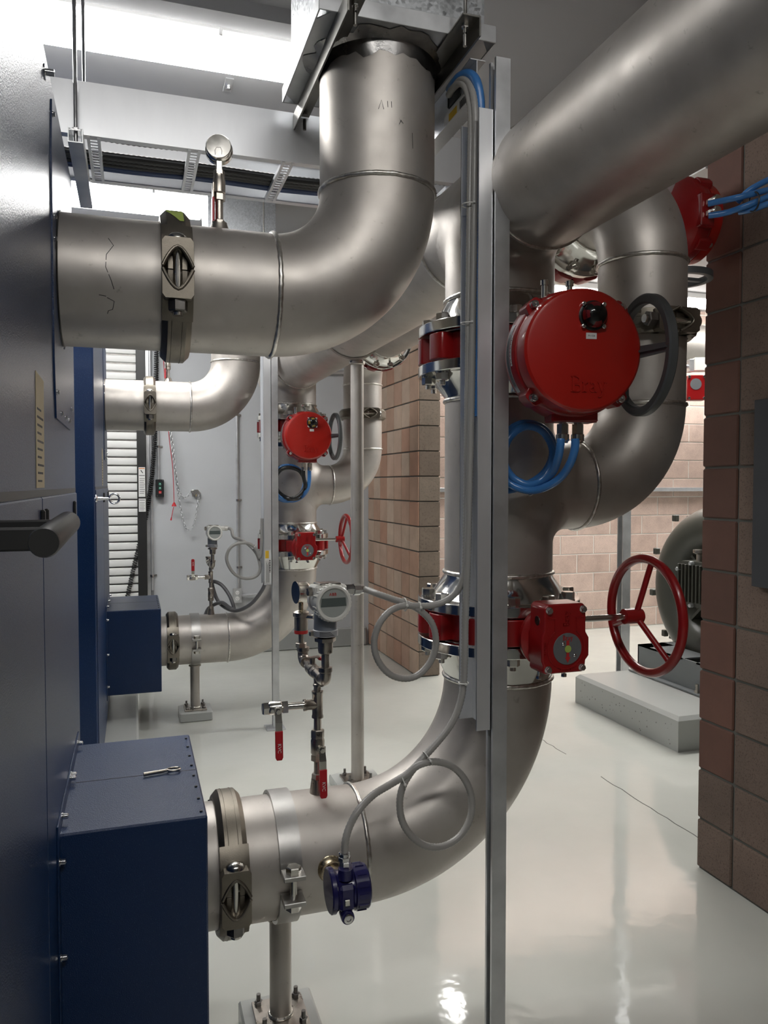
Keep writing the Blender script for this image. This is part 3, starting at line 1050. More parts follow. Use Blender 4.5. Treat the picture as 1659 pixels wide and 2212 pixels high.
GREY_B = [ (0.481, 1.790, 0.667), (0.483, 1.790, 0.696), (0.496, 1.800, 0.724), (0.522, 1.810, 0.757), (0.565, 1.830, 0.781), (0.614, 1.850, 0.793), (0.662, 1.860, 0.809), (0.700, 1.860, 0.832), (0.745, 1.860, 0.836), (0.794, 1.865, 0.817), (0.833, 1.870, 0.777), (0.856, 1.875, 0.724), (0.854, 1.875, 0.668), (0.823, 1.870, 0.624), (0.774, 1.865, 0.605), (0.726, 1.860, 0.613), (0.685, 1.860, 0.642), (0.655, 1.860, 0.688), (0.647, 1.860, 0.738), (0.656, 1.862, 0.779), (0.680, 1.865, 0.814), (0.717, 1.870, 0.847), (0.758, 1.875, 0.882), (0.796, 1.880, 0.920), (0.822, 1.885, 0.963), (0.836, 1.888, 1.014), (0.841, 1.890, 1.073), (0.843, 1.890, 1.186), (0.847, 1.885, 1.373), (0.849, 1.880, 1.558), (0.854, 1.880, 1.766), (0.857, 1.880, 1.986), (0.860, 1.880, 2.251), (0.861, 1.880, 2.431), (0.862, 1.880, 2.515), (0.859, 1.885, 2.578), (0.856, 1.910, 2.626), (0.852, 1.950, 2.652), (0.859, 2.010, 2.667), (0.870, 2.070, 2.680) ]
BLUE_T = [ (0.872, 1.885, 1.743), (0.875, 1.885, 2.109), (0.877, 1.885, 2.351), (0.879, 1.885, 2.531), (0.876, 1.885, 2.585), (0.867, 1.890, 2.625), (0.860, 1.920, 2.653), (0.855, 1.960, 2.666), (0.859, 2.010, 2.675), (0.870, 2.070, 2.688) ]
BLUE_1 = [ (1.025, 1.715, 1.677), (1.024, 1.716, 1.656), (1.029, 1.735, 1.627), (1.037, 1.775, 1.594), (1.028, 1.820, 1.569), (1.004, 1.850, 1.563), (0.975, 1.870, 1.579), (0.953, 1.875, 1.610), (0.950, 1.880, 1.645), (0.963, 1.880, 1.683), (0.994, 1.880, 1.712), (1.027, 1.875, 1.720), (1.061, 1.870, 1.707), (1.084, 1.865, 1.674), (1.090, 1.865, 1.640), (1.081, 1.870, 1.602), (1.055, 1.875, 1.571), (1.020, 1.880, 1.556), (0.980, 1.885, 1.561), (0.951, 1.890, 1.577), (0.930, 1.895, 1.602), (0.912, 1.895, 1.639) ]
BLUE_2 = [ (1.065, 1.712, 1.678), (1.065, 1.713, 1.654), (1.061, 1.725, 1.620), (1.058, 1.760, 1.586), (1.039, 1.790, 1.561), (1.016, 1.830, 1.547), (0.987, 1.860, 1.552), (0.960, 1.880, 1.571), (0.941, 1.885, 1.608), (0.943, 1.890, 1.652), (0.961, 1.892, 1.696), (0.997, 1.893, 1.724), (1.040, 1.893, 1.729), (1.080, 1.893, 1.714), (1.105, 1.893, 1.680), (1.104, 1.893, 1.635), (1.080, 1.893, 1.594), (1.042, 1.895, 1.568), (0.998, 1.900, 1.552), (0.956, 1.900, 1.548), (0.928, 1.900, 1.571), (0.907, 1.900, 1.621) ]
FAR_BLACK = [ (1.041, 4.884, 1.672), (1.044, 4.886, 1.612), (1.057, 4.890, 1.553), (1.065, 4.955, 1.507), (1.027, 4.965, 1.474), (0.956, 4.915, 1.472), (0.907, 4.975, 1.505), (0.870, 4.935, 1.559), (0.876, 4.935, 1.618), (0.909, 4.935, 1.660), (0.961, 4.935, 1.672), (1.021, 4.935, 1.655), (1.055, 4.935, 1.607), (1.061, 4.935, 1.547), (1.024, 4.935, 1.493), (0.964, 4.955, 1.469), (0.905, 4.965, 1.493), (0.868, 4.975, 1.553), (0.850, 4.975, 1.628), (0.833, 4.975, 1.702), (0.827, 4.975, 1.777) ]
FAR_BLUE = [ (1.080, 4.884, 1.672), (1.082, 4.890, 1.598), (1.071, 4.900, 1.529), (1.044, 4.975, 1.477), (0.985, 4.985, 1.456), (0.900, 4.940, 1.478), (0.864, 4.955, 1.538), (0.859, 4.955, 1.612), (0.889, 4.955, 1.666), (0.949, 4.955, 1.685), (1.010, 4.955, 1.673), (1.056, 4.955, 1.628), (1.062, 4.955, 1.553), (1.025, 4.955, 1.486), (0.956, 4.965, 1.456), (0.892, 4.975, 1.475), (0.857, 4.985, 1.523), (0.840, 4.985, 1.598), (0.831, 4.985, 1.672) ]
FAR_GREY = [ (0.596, 5.212, 1.272), (0.618, 5.18, 1.262), (0.628, 5.140, 1.217), (0.674, 5.030, 1.199), (0.723, 5.000, 1.158), (0.757, 4.970, 1.106), (0.771, 4.950, 1.032), (0.759, 4.950, 0.988), (0.720, 4.950, 0.965), (0.661, 4.950, 0.965), (0.603, 4.950, 0.999), (0.566, 4.950, 1.060), (0.560, 4.950, 1.113), (0.584, 4.950, 1.162), (0.634, 4.950, 1.188), (0.701, 4.950, 1.186), (0.745, 4.950, 1.149), (0.767, 4.940, 1.093), (0.779, 4.940, 1.167), (0.783, 4.940, 1.345) ]
FAR_DARK = [ (0.806, 4.930, 0.944), (0.782, 4.950, 0.882), (0.730, 5.020, 0.794), (0.665, 5.100, 0.739), (0.617, 5.200, 0.723), (0.569, 5.320, 0.738), (0.536, 5.360, 0.782), (0.512, 5.360, 0.856), (0.506, 5.360, 0.895), (0.529, 5.340, 0.899), (0.570, 5.320, 0.875), (0.611, 5.280, 0.815), (0.631, 5.240, 0.757), (0.632, 5.200, 0.725), (0.604, 5.220, 0.739), (0.565, 5.280, 0.764), (0.524, 5.340, 0.747), (0.481, 5.380, 0.711), (0.459, 5.380, 0.665) ]
COIL = [ (0.210, 7.140, 2.794), (0.201, 7.140, 2.367), (0.190, 7.140, 2.041), (0.176, 7.140, 1.816), (0.154, 7.140, 1.590), (0.125, 7.140, 1.386), (0.092, 7.140, 1.222), (0.043, 7.140, 1.018), (-0.006, 7.140, 0.814), (-0.055, 7.140, 0.591), (-0.080, 7.140, 0.490) ]
CHAIN_A = [ (0.275, 7.140, 2.676), (0.285, 7.140, 2.411), (0.313, 7.140, 2.084), (0.328, 7.140, 1.961), (0.342, 7.140, 1.817), (0.357, 7.140, 1.694), (0.372, 7.140, 1.570), (0.395, 7.140, 1.499), (0.427, 7.140, 1.441), (0.459, 7.140, 1.454), (0.488, 7.140, 1.483) ]
CHAIN_B = [ (0.283, 7.125, 2.674), (0.295, 7.125, 2.369), (0.320, 7.125, 2.063), (0.339, 7.125, 1.920), (0.353, 7.125, 1.755), (0.371, 7.125, 1.591), (0.386, 7.125, 1.446), (0.405, 7.125, 1.322), (0.436, 7.125, 1.197), (0.472, 7.125, 1.146), (0.509, 7.125, 1.183), (0.538, 7.125, 1.299), (0.564, 7.125, 1.466) ]
CORD = [ (0.263, 7.110, 2.731), (0.303, 7.110, 2.041), (0.336, 7.110, 1.714), (0.345, 7.110, 1.405) ]
CORD2 = [ (0.341, 7.110, 1.364), (0.324, 7.110, 1.282) ]
RB1 = [ (1.910, 2.235, 2.537), (1.938, 2.200, 2.538), (1.971, 2.150, 2.538), (2.069, 2.130, 2.565) ]
RB2 = [ (1.911, 2.235, 2.496), (1.958, 2.200, 2.500), (1.991, 2.150, 2.509), (2.059, 2.120, 2.538) ]
RB3 = [ (1.992, 2.190, 2.535), (2.018, 2.160, 2.570), (2.078, 2.140, 2.604) ]
RB4 = [ (2.002, 2.190, 2.503), (2.020, 2.150, 2.501), (2.050, 2.110, 2.510) ]


def run(dy, near):
    y = PY + dy
    W_ = 'front' if near else 'rear'
    # ---- outlet: stub, coupling, elbow and riser to the duct
    t = thing('pipe_stub', 'short steel pipe leaving the ' + ('cabinet with the black grip, before the taped coupling' if near else 'rear cabinet beside the roll-up door'), 'pipe', (-.03, y, ZU))
    MB().cyl((MX - .02, y, ZU), (.105, y, ZU), RP, n=72, caps=False).build('stub_pipe', STEEL, t)
    MB().lathe((MX + .0045, y, ZU), (1, 0, 0), [(0, RP + .001), (.002, RP + .0045), (.004, RP + .001)], 48).build('edge_gasket', RUBBER, t)
    p = thing('steel_pipe', 'steel elbow pipe rising from the ' + ('taped coupling into the galvanized duct box' if near else 'rear upper outlet, behind the chain and cleat'), 'pipe', (.4, y, ZU))
    R = .305
    MB().cyl((.109, y, ZU), (RX - R, y, ZU), RP, n=72, caps=False).build('straight_pipe', STEEL, p)
    MB().tube(arc((RX - R, y, ZU + R), (0, 0, -1), (1, 0, 0), R, 0, PI / 2, 40), RP, 72, caps=False).build('pipe_elbow', STEEL, p)
    MB().cyl((RX, y, ZU + R), (RX, y, 2.76), RP, n=72, caps=False).build('riser_pipe', STEEL, p)
    weld((RX - R, y, ZU), (1, 0, 0), RP, p)
    weld((RX, y, ZU + R), (0, 0, 1), RP, p)
    coupling((.107, y, ZU), (1, 0, 0), (0, -1, 0), RP, 'cast pipe coupling marked with green tape on the upper pipe' if near else 'cast coupling on the rear upper outlet pipe, before the black door guide', tape=near)
    # gauge on the outlet
    x = .226
    g = thing('ball_valve', 'small steel ball valve and nipple ' + ('under the gauge, on top of the taped outlet pipe' if near else 'with a red lever on the rear upper outlet pipe'), 'valve', (x, y, 2.235))
    MB().lathe((x, y, 2.225), (0, 0, 1), [(0, .029), (.012, .027), (.028, .021), (.032, .021), (.032, .001)], 24).build('weld_boss', FIT, g)
    MB().hexa((x, y, 2.251), (0, 0, 1), .026, .014).cyl((x, y, 2.26), (x, y, 2.318), .0105, n=18).build('pipe_nipple', FIT, g)
    MB().hexa((x, y, 2.316), (0, 0, 1), .028, .018).lathe((x, y, 2.334), (0, 0, 1), [(0, .014), (.002, .0165), (.034, .0165), (.040, .0145), (.05, .0145)], 24).hexa((x, y, 2.383), (0, 0, 1), .026, .012).build('valve_body', FIT, g)
    MB().box(x - .018, x - .0145, y - .012, y + .012, 2.255, 2.36, .001).build('valve_lever', FIT, g)
    MB().box(x - .0195, x - .0135, y - .0135, y + .0135, 2.258, 2.322, .002).build('lever_grip', REDGRIP, g)
    if near:
        pen((-.05, y, ZU), (1, 0, 0), 0, RP, [[(.0, -.075), (.012, -.055), (-.004, -.03), (-.006, .0), (.006, .03), (.012, .05)], [(-.022, .065), (-.006, .067)], [(-.004, .07), (.012, .078), (.008, .098), (-.002, .102), (-.004, .11)]], t)
        pen((RX, y, 2.555), (0, 0, 1), -.16, RP, [[(-.012, -.02), (.012, -.012), (-.012, -.006)], [(.010, .004), (-.006, .005)], [(.010, .014), (-.006, .015)]], p)
        pen((RX, y, 2.515), (0, 0, 1), .06, RP, [[(-.006, .0), (.006, .006)], [(.006, .004), (-.002, .012)], [(-.02, .04), (-.06, .042)]], p)
    if near:
        G = thing('pressure_gauge', 'round steel pressure gauge seen from behind, above the upper pipe', 'gauge', (x, y, 2.39))
        MB().box(x - .008, x + .008, y - .008, y + .008, 2.39, 2.42, .002).build('gauge_stem', NICKEL, G)
        d = V((-.17, -.98, .06)).normalized()
        c = V((x, y, 2.452))
        MB().lathe(c - d * .018, d, [(-.006, .001), (-.006, .033), (-.002, .036), (.012, .036), (.014, .0335), (.030, .0335), (.034, .031), (.0345, .001)], 48).build('gauge_case', NICKEL, G)
        u = V((1, -.17, 0)).normalized()
        MB().ribbon([(-.008, -.026), (.008, -.026), (.009, -.012), (.005, -.004), (-.005, -.004), (-.009, -.012), (-.008, -.026)], .0022, c + d * .0165, u, V((0, 0, 1)), d * .001).build('blowout_disc', DARKBOLT, G)

    # ---- duct and its hangers
    X0, X1, ya, yb = .452, .925, 1.90 + dy, 2.385 + dy
    zb = 2.735
    D = thing('duct_box', 'galvanized sheet duct box above the ' + ('elbow of the taped outlet pipe' if near else 'rear outlet riser, partly behind the cable ladder'), 'duct', ((X0 + X1) / 2, y, zb))
    MB().box(X0 + .02, X1 - .02, ya + .02, yb - .02, zb + .004, ZC - .002).build('duct_shaft', GALV, D)
    hole = [(.175 * math.cos(i * PI / 18), .175 * math.sin(i * PI / 18)) for i in range(36)]
    hx, hy = (X1 - X0) / 2, (yb - ya) / 2
    out = []
    for a_, b_ in hole:
        k = min(hx / max(abs(a_), 1e-6), hy / max(abs(b_), 1e-6))
        out.append((a_ * k, b_ * k))
    mb = MB().ring2(out, hole, ((X0 + X1) / 2, (ya + yb) / 2, zb), (1, 0, 0), (0, 1, 0), (0, 0, .003))
    mb.build('duct_bottom', ZINC, D)
    mb = MB()
    mb.box(X0 - .004, X1 + .004, ya - .004, ya, zb - .002, zb + .042, .001).box(X0 - .004, X1 + .004, yb, yb + .004, zb - .002, zb + .042, .001)
    mb.box(X0 - .004, X0, ya, yb, zb - .002, zb + .042, .001).box(X1, X1 + .004, ya, yb, zb - .002, zb + .042, .001)
    mb.build('duct_rim', ZINC, D)
    rnd = random.Random(4)
    prof = []
    P = []
    for i in range(48):
        a_ = 2 * PI * i / 48
        P.append((a_, rnd.uniform(.178, .215) if near else .19))
    vs = [(RX + RP * 1.004 * math.cos(a_), y + RP * 1.004 * math.sin(a_), 2.685 + rnd.uniform(-.008, .012)) for a_, q in P] + \
         [(RX + (RP + .006) * math.cos(a_), y + (RP + .006) * math.sin(a_), zb - .012) for a_, q in P] + \
         [(RX + q * math.cos(a_), y + q * math.sin(a_), zb - .002) for a_, q in P]
    fs = [(i, (i + 1) % 48, 48 + (i + 1) % 48, 48 + i) for i in range(48)] + [(48 + i, 48 + (i + 1) % 48, 96 + (i + 1) % 48, 96 + i) for i in range(48)]
    MB().add(vs, fs).build('foil_tape', metal('foil_tape', (.24, .235, .23), (.40, .39, .38), .22, .4, 14, .5, 60) if 'foil_tape' not in bpy.data.materials else bpy.data.materials['foil_tape'], D, 25)
    for s, xl in ((-1, .497), (1, .838)):
        A = thing('hanger_angle', 'dark steel angle under the ' + W_ + ' duct box, on its ' + ('cabinet side' if s < 0 else 'wall side'), 'bracket', (xl, y, 2.685))
        mb = MB().box(xl - .0025, xl + .0025, 1.80 + dy, 2.45 + dy, 2.683, 2.733, .0008)
        mb.box(min(xl, xl - s * .048), max(xl, xl - s * .048), 1.80 + dy, 2.45 + dy, 2.728, 2.733, .0008)
        mb.build('angle_bar', metal('dark_steel_angle', (.20, .195, .18), (.30, .29, .27), .34, .46, 8, .1, 120) if 'dark_steel_angle' not in bpy.data.materials else bpy.data.materials['dark_steel_angle'], A)
        for yy in (1.835, 2.415):
            q = V((xl - s * .026, yy + dy, 0))
            mb = MB().cyl((q.x, q.y, 2.672), (q.x, q.y, 2.705), .0052, n=12)
            if yy < 2:
                mb.cyl((q.x, q.y, 2.70), (q.x, q.y, ZC), .0052, n=12)
            mb.build('threaded_rod', NICKEL if yy < 2 else DARKBOLT, A)
            MB().hexa((q.x, q.y, 2.728), (0, 0, -1), .017, .011).build('rod_nut', CHROME if yy < 2 else DARKBOLT, A)

    # ---- lower inlet: stub, coupling, elbow up to the lower flange
    t = thing('pipe_stub', 'short steel pipe between the ' + ('key-topped navy box and its coupling' if near else 'rear navy box and its coupling'), 'pipe', (.19, y, ZL))
    MB().cyl((.10, y, ZL), (.232, y, ZL), RP, n=72, caps=False).build('stub_pipe', STEEL, t)
    p = thing('steel_pipe', 'lower steel pipe with a wide elbow ' + ('carrying the dark blue switch housing' if near else 'leaving the rear navy box'), 'pipe', (.6, y, ZL))
    R = .457
    MB().cyl((.236, y, ZL), (CX - R, y, ZL), RP, n=72, caps=False).build('straight_pipe', STEEL, p)
    MB().tube(arc((CX - R, y, ZL + R), (0, 0, -1), (1, 0, 0), R, 0, PI / 2, 48), RP, 72, caps=False).build('pipe_elbow', STEEL, p)
    weld((CX - R, y, ZL), (1, 0, 0), RP, p)
    weld((CX, y, ZL + R), (0, 0, 1), RP, p)
    hub_mb((CX, y, 1.115), (0, 0, -1), .13, RP).build('neck_flange', POLISH, p)
    coupling((.234, y, ZL), (1, 0, 0), (0, -1, 0), RP, 'cast coupling on the lower pipe beside the ' + ('key-topped navy box' if near else 'rear navy box'))
    butterfly((CX, y, 1.155), (0, 0, 1), 'red butterfly valve between flanges low on the ' + W_ + ' pipe column')
    gear_operator(dy, near)

    # ---- column with tee, branch and riser
    p = thing('steel_pipe', W_ + ' steel pipe column with a side branch bending up to the riser', 'pipe', (CX, y, 1.2))
    hub_mb((CX, y, 1.195), (0, 0, 1), .105, RP).build('neck_flange', POLISH, p)
    tee_mb(frame((CX, y, ZB), (1, 0, 0), (0, 1, 0), (0, 0, 1)), RP, RB, 1.30 - ZB, 1.812 - ZB, .262, .055).build('pipe_tee', STEEL, p, 50)
    hub_mb((CX, y, 1.915), (0, 0, -1), .103, RP).build('neck_flange', POLISH, p)
    if near:
        MB(frame((.953, 1.8898, 1.902), (.914, -.405, 0), (.405, .914, 0), (0, 0, 1))).box(-.011, .011, -.0015, .0005, -.013, .013).build('flange_tag', STICK, p)
    weld((CX, y, 1.30), (0, 0, 1), RP, p)
    weld((CX, y, 1.812), (0, 0, 1), RP, p)
    R = .254
    MB().tube(arc((UX - R, y, ZB + R), (0, 0, -1), (1, 0, 0), R, 0, PI / 2, 36), RB, 64, caps=False).build('pipe_elbow', STEEL, p)
    MB().cyl((CX + .26, y, ZB), (UX - R + .001, y, ZB), RB, n=64, caps=False).build('branch_pipe', STEEL, p)
    MB().cyl((UX, y, ZB + R), (UX, y, 2.053), RB, n=64, caps=False).build('riser_pipe', STEEL, p)
    weld((CX + .262, y, ZB), (1, 0, 0), RB, p)
    weld((UX, y, ZB + R), (0, 0, 1), RB, p)
    butterfly((CX, y, 1.955), (0, 0, 1), 'red butterfly valve behind the round actuator on the ' + W_ + ' pipe column')
    coupling((UX, y, 2.055), (0, 0, 1), (0, -1, 0), RB, 'cast coupling round the ' + W_ + ' riser ' + ('by the block pier' if near else 'beyond the grey post'))
    # ---- riser top, turning into the cross-over line
    s = 1 if near else -1
    p = thing('steel_pipe', 'steel elbow at the top of the ' + W_ + ' riser turning into the overhead line', 'pipe', (UX, y, 2.3))
    MB().cyl((UX, y, 2.057), (UX, y, 2.262), RB, n=64, caps=False).build('riser_pipe', STEEL, p)
    MB().tube(arc((UX, y + s * R, 2.262), (0, -s, 0), (0, 0, 1), R, 0, PI / 2, 36), RB, 64, caps=False).build('pipe_elbow', STEEL, p)
    weld((UX, y, 2.262), (0, 0, 1), RB, p)
    weld((UX, y + s * R, 2.516), (0, 1, 0), RB, p)
    fy = y + s * (R + .115)
    hub_mb((UX, fy, 2.516), (0, -s, 0), .115, RB, ro=.203).build('neck_flange', POLISH, p)
    butterfly((UX, fy + s * .035, 2.516), (0, 1, 0), 'red butterfly valve in the overhead line behind the ' + W_ + ' riser', .07, .032, .203, .181, RB)

    # ---- support under the lower pipe
    sx = .38
    S = thing('pipe_support', 'steel post support clamped under the lower pipe, ' + ('beside the dark blue switch' if near else 'on the small block before the grey wall'), 'pipe support', (sx, y, 0))
    MB().box(sx - .106, sx + .106, y - .106, y + .106, 0, .062, .006).build('concrete_block', PADM, S)
    MB().box(sx - .072, sx + .072, y - .072, y + .072, .062, .072, .001).build('base_plate', FIT, S)
    MB().cyl((sx, y, .072), (sx, y, ZL - RP - .012), .0305, n=32).build('support_post', STEEL, S)
    weld_mb((sx, y, .074), (0, 0, 1), .031, .005).build('weld_seam', WELD, S)
    for ax_ in (-.054, .054):
        for ay_ in (-.054, .054):
            mb = MB().hexa((sx + ax_, y + ay_, .072), (0, 0, 1), .02, .013).cyl((sx + ax_, y + ay_, .077), (sx + ax_, y + ay_, .103), .0062, n=12)
            mb.build('anchor_bolt', DARKBOLT, S)
    hw = .0285
    for s_, nm in ((1, 'clamp_strap'), (-1, 'clamp_saddle')):
        mb = MB()
        n = 36
        a0 = .16
        inn = [((RP + .0015) * math.cos(a0 + (PI - 2 * a0) * i / n), s_ * (RP + .0015) * math.sin(a0 + (PI - 2 * a0) * i / n)) for i in range(n + 1)]
        ou = [((RP + .0115) * math.cos(a0 + (PI - 2 * a0) * i / n), s_ * (RP + .0115) * math.sin(a0 + (PI - 2 * a0) * i / n)) for i in range(n + 1)]
        poly = ou + inn[::-1]
        if s_ < 0:
            poly = poly[::-1]
        mb.prism(poly, (sx - hw, y, ZL), (0, 1, 0), (0, 0, 1), (2 * hw, 0, 0))
        for d in (-1, 1):
            za = s_ * .0275 + ZL
            mb.box(sx - hw, sx + hw, min(y + d * (RP - .001), y + d * (RP + .056)), max(y + d * (RP - .001), y + d * (RP + .056)), min(za, za + s_ * .012), max(za, za + s_ * .012), .0015)
        mb.build(nm, STRAP, S, 30)
    for d in (-1, 1):
        yy = y + d * (RP + .032)
        MB().cyl((sx, yy, ZL - .055), (sx, yy, ZL + .045), .009, n=14).hexa((sx, yy, ZL + .0395), (0, 0, 1), .034, .018).build('clamp_bolt', NICKEL, S)
        MB().hexa((sx, yy, ZL - .0395), (0, 0, -1), .034, .018).build('clamp_nut', NICKEL, S)
    MB().lathe((sx, y, ZL - RP - .013), (0, 0, 1), [(-.006, .030), (-.004, .040), (.002, .042), (.006, .036), (.006, .001)], 28).build('post_cap', FIT, S)

    # ---- instrument tree on the lower pipe
    x = .489
    T = thing('instrument_piping', 'small threaded steel piping standing on the ' + ('front lower pipe, with two red-handled valves' if near else 'rear lower pipe under the white transmitter'), 'piping', (x, y, ZL + RP))
    MB().lathe((x, y, .680), (0, 0, 1), [(0, .030), (.008, .026), (.010, .0235), (.045, .0185), (.050, .0185), (.050, .001)], 28).build('weld_boss', FIT, T)
    MB().hexa((x, y, .730), (0, 0, 1), .030, .016).cyl((x, y, .745), (x, y, .800), .0108, n=18).build('pipe_nipple', FIT, T)
    # lower ball valve
    v = MB().hexa((x, y, .782), (0, 0, 1), .033, .018).lathe((x, y, .800), (0, 0, 1), [(0, .017), (.004, .0195), (.040, .0195), (.046, .017), (.05, .017)], 26).hexa((x, y, .846), (0, 0, 1), .033, .024)
    v.cyl((x, y - .015, .822), (x, y - .034, .822), .009, n=16)
    v.build('ball_valve', FIT, T)
    def lever(px_, pz, dirv, parent):
        """bent lever in the vertical plane in front of the valve; dirv +1 up, -1 down"""
        yy = y - .036
        mb = MB().prism([(-.010, -.010), (.010, -.010), (.010, .010), (-.010, .010)], (px_, yy, pz), (1, 0, 0), (0, 0, 1), (0, -.003, 0))
        mb.prism([(-.0085, 0), (.0085, 0), (.0095, .030), (-.0095, .030)], (px_, yy, pz), (1, 0, 0), (0, -.35, dirv * .94), (0, -.003, 0))
        q = V((px_, yy - .0105, pz + dirv * .028))
        mb.prism([(-.0095, 0), (.0095, 0), (.0095, .030), (-.0095, .030)], q, (1, 0, 0), (0, -.05, dirv), (0, -.003, 0))
        mb.hexa((px_, yy - .003, pz), (0, -1, 0), .013, .007)
        l = mb.build('valve_lever', NICKEL, parent)
        g_ = MB().prism([(-.0105, .022), (-.0105, .094), (-.007, .101), (.007, .101), (.0105, .094), (.0105, .022)][::-1], q + V((0, .002, 0)), (1, 0, 0), (0, -.05, dirv), (0, -.008, 0)).build('lever_grip', REDGRIP, l, bevel=.0015)
        MB().text('KVC', .0135, q + V((0, -.0098, dirv * .068)), (0, 0, -1), (1, 0, 0), .0005).build('grip_lettering', STICK, l)
    if near:
        lever(x + .004, .822, -1, T)
    MB().cyl((x, y, .868), (x, y, .912), .0108, n=18).build('pipe_nipple', FIT, T)
    tz = .942
    m_ = MB().lathe((x, y, tz - .038), (0, 0, 1), [(0, .0165), (.006, .0165), (.009, .0150), (.067, .0150), (.070, .0165), (.076, .0165)], 26)
    m_.lathe((x, y, tz), (-1, 0, 0), [(0, .0145), (.030, .0145), (.033, .0165), (.040, .0165)], 24).build('pipe_tee', FIT, T)
    MB().cyl((x - .038, y, tz), (x - .092, y, tz), .0105, n=18).build('pipe_nipple', NICKEL, T)
    v = MB().hexa((x - .086, y, tz), (-1, 0, 0), .032, .016).lathe((x - .102, y, tz), (-1, 0, 0), [(0, .0165), (.003, .019), (.034, .019), (.038, .0165)], 26).hexa((x - .138, y, tz), (-1, 0, 0), .032, .018)
    v.cyl((x - .119, y - .015, tz), (x - .119, y - .034, tz), .009, n=16).build('ball_valve', NICKEL, T)
    lever(x - .119, tz, -1 if near else 1, T)
    MB().cyl((x, y, .978), (x, y, 1.002), .0105, n=18).build('pipe_nipple', FIT, T)
    # cross tee along y
    c = V((x + .004, y, 1.022))
    m_ = MB().lathe(c - V((0, 0, .028)), (0, 0, 1), [(0, .0165), (.006, .0165), (.008, .0145), (.03, .0145)], 24).lathe(c - V((0, .036, 0)), (0, 1, 0), [(0, .0165), (.008, .0165), (.010, .0145), (.062, .0145), (.064, .0165), (.072, .0165)], 24)
    m_.build('pipe_tee', FIT, T)
    e = MB().tube([c - V((0, .03, 0))] + [V(q) for q in arc(c + V((.003, -.045, .022)), (0, 0, -1), (0, -1, 0), .022, 0, PI / 2, 8)] + [c + V((.003, -.067, .034))], .0165, 20)
    e.lathe(c + V((.003, -.067, .026)), (0, 0, 1), [(0, .0165), (.002, .019), (.014, .019), (.014, .001)], 24).build('pipe_elbow', FIT, T)
    tp = c + V((.003, -.067, 0))
    MB().cyl(tp + V((0, 0, .036)), tp + V((0, 0, .088)), .0112, n=18).build('pipe_nipple', FIT, T)
    # back arm: small valve and elbow up to the gauge
    bv = MB().hexa(c + V((0, .036, 0)), (0, 1, 0), .030, .018).lathe(c + V((0, .054, 0)), (0, 1, 0), [(0, .015), (.004, .0185), (.05, .0185), (.055, .015)], 22).hexa(c + V((0, .107, 0)), (0, 1, 0), .030, .018)
    bv.cyl(c + V((0, .08, .01)), c + V((0, .08, .034)), .008, n=14).build('ball_valve', FIT, T)
    MB().prism([(-.0085, -.01), (.0085, -.01), (.010, .02), (-.010, .02)], c + V((0, .08, .034)), (0, 1, 0), (1, 0, .06), (0, 0, .003)).build('valve_lever', FIT, T)
    if near:
        MB().prism([(-.011, .016), (.011, .016), (.011, .046), (-.011, .046)], c + V((0, .08, .033)), (0, 1, 0), (1, 0, -.25), (0, 0, .007)).build('lever_grip', REDGRIP, T)
    MB().cyl(c + V((0, .12, 0)), c + V((0, .185, 0)), .0105, n=16).tube([c + V((0, .17, 0))] + [V(q) for q in arc(c + V((0, .19, .022)), (0, 0, -1), (0, 1, 0), .022, 0, PI / 2, 8)] + [c + V((0, .212, .034))], .0165, 20).lathe(c + V((0, .212, .026)), (0, 0, 1), [(0, .0165), (.002, .019), (.014, .019), (.014, .001)], 24).build('pipe_elbow', FIT, T)
    gp = c + V((-.006, .212, 0))
    if near:
        G = thing('pressure_gauge', 'small round pressure gauge with a dark face, beside the white transmitter', 'gauge', gp + V((0, 0, .04)))
        MB().hexa(gp + V((0, 0, .040)), (0, 0, 1), .030, .014).cyl(gp + V((0, 0, .05)), gp + V((0, 0, .085)), .0085, n=16).build('gauge_nipple', FIT, G)
        MB().lathe(gp + V((0, 0, .082)), (0, 0, 1), [(0, .001), (0, .020), (.008, .0205), (.052, .0205), (.054, .0245), (.066, .0245), (.072, .016), (.074, .001)], 28).build('gauge_snubber', FIT, G)
        MB().lathe(gp + V((0, 0, .083)), (0, 0, 1), [(0, .0208), (.010, .0210)], 28).build('snubber_band', INKR, G)
        MB().cyl(gp + V((.016, -.012, .135)), gp + V((.034, -.024, .135)), .008, n=14).build('bleed_screw', NICKEL, G)
        MB().cyl(gp + V((0, 0, .155)), gp + V((0, 0, .178)), .0075, n=16).build('brass_stem', BRONZE, G)
        d = V((-.985, -.17, 0))
        cc = gp + V((0, 0, .210))
        MB().lathe(cc - d * .016, d, [(-.006, .001), (-.006, .028), (0, .0325), (.026, .0325), (.030, .0345), (.034, .0345), (.034, .0305)], 40).build('gauge_case', NICKEL, G)
        fc = MB().lathe(cc - d * .016, d, [(.0325, .031), (.0328, .001)], 32).build('gauge_face', NAVYC, G)
        MB().prism([(-.001, -.006), (.001, -.006), (.0006, .022), (-.0006, .022)], cc + d * .0172, d.cross(V((0, 0, 1))), (0, 0, 1), d * .0005).build('gauge_needle', STICK, fc)
    # transmitter
    P_ = thing('pressure_transmitter', 'white digital pressure transmitter on the ' + ('front instrument piping, wired to the grey loop' if near else 'rear instrument piping before the grey wall'), 'pressure transmitter', tp + V((0, 0, .08)))
    q = tp
    MB().lathe(q + V((0, 0, .076)), (0, 0, 1), [(0, .012), (.004, .019), (.012, .0205), (.046, .0205), (.048, .023), (.052, .026), (.064, .027), (.066, .024), (.076, .024)], 32).build('process_stem', FIT, P_)
    MB().lathe(q + V((0, 0, .112)), (0, 0, 1), [(0, .0235), (0, .030), (.010, .030), (.010, .0235)], 6).build('hex_collar', FIT, P_)
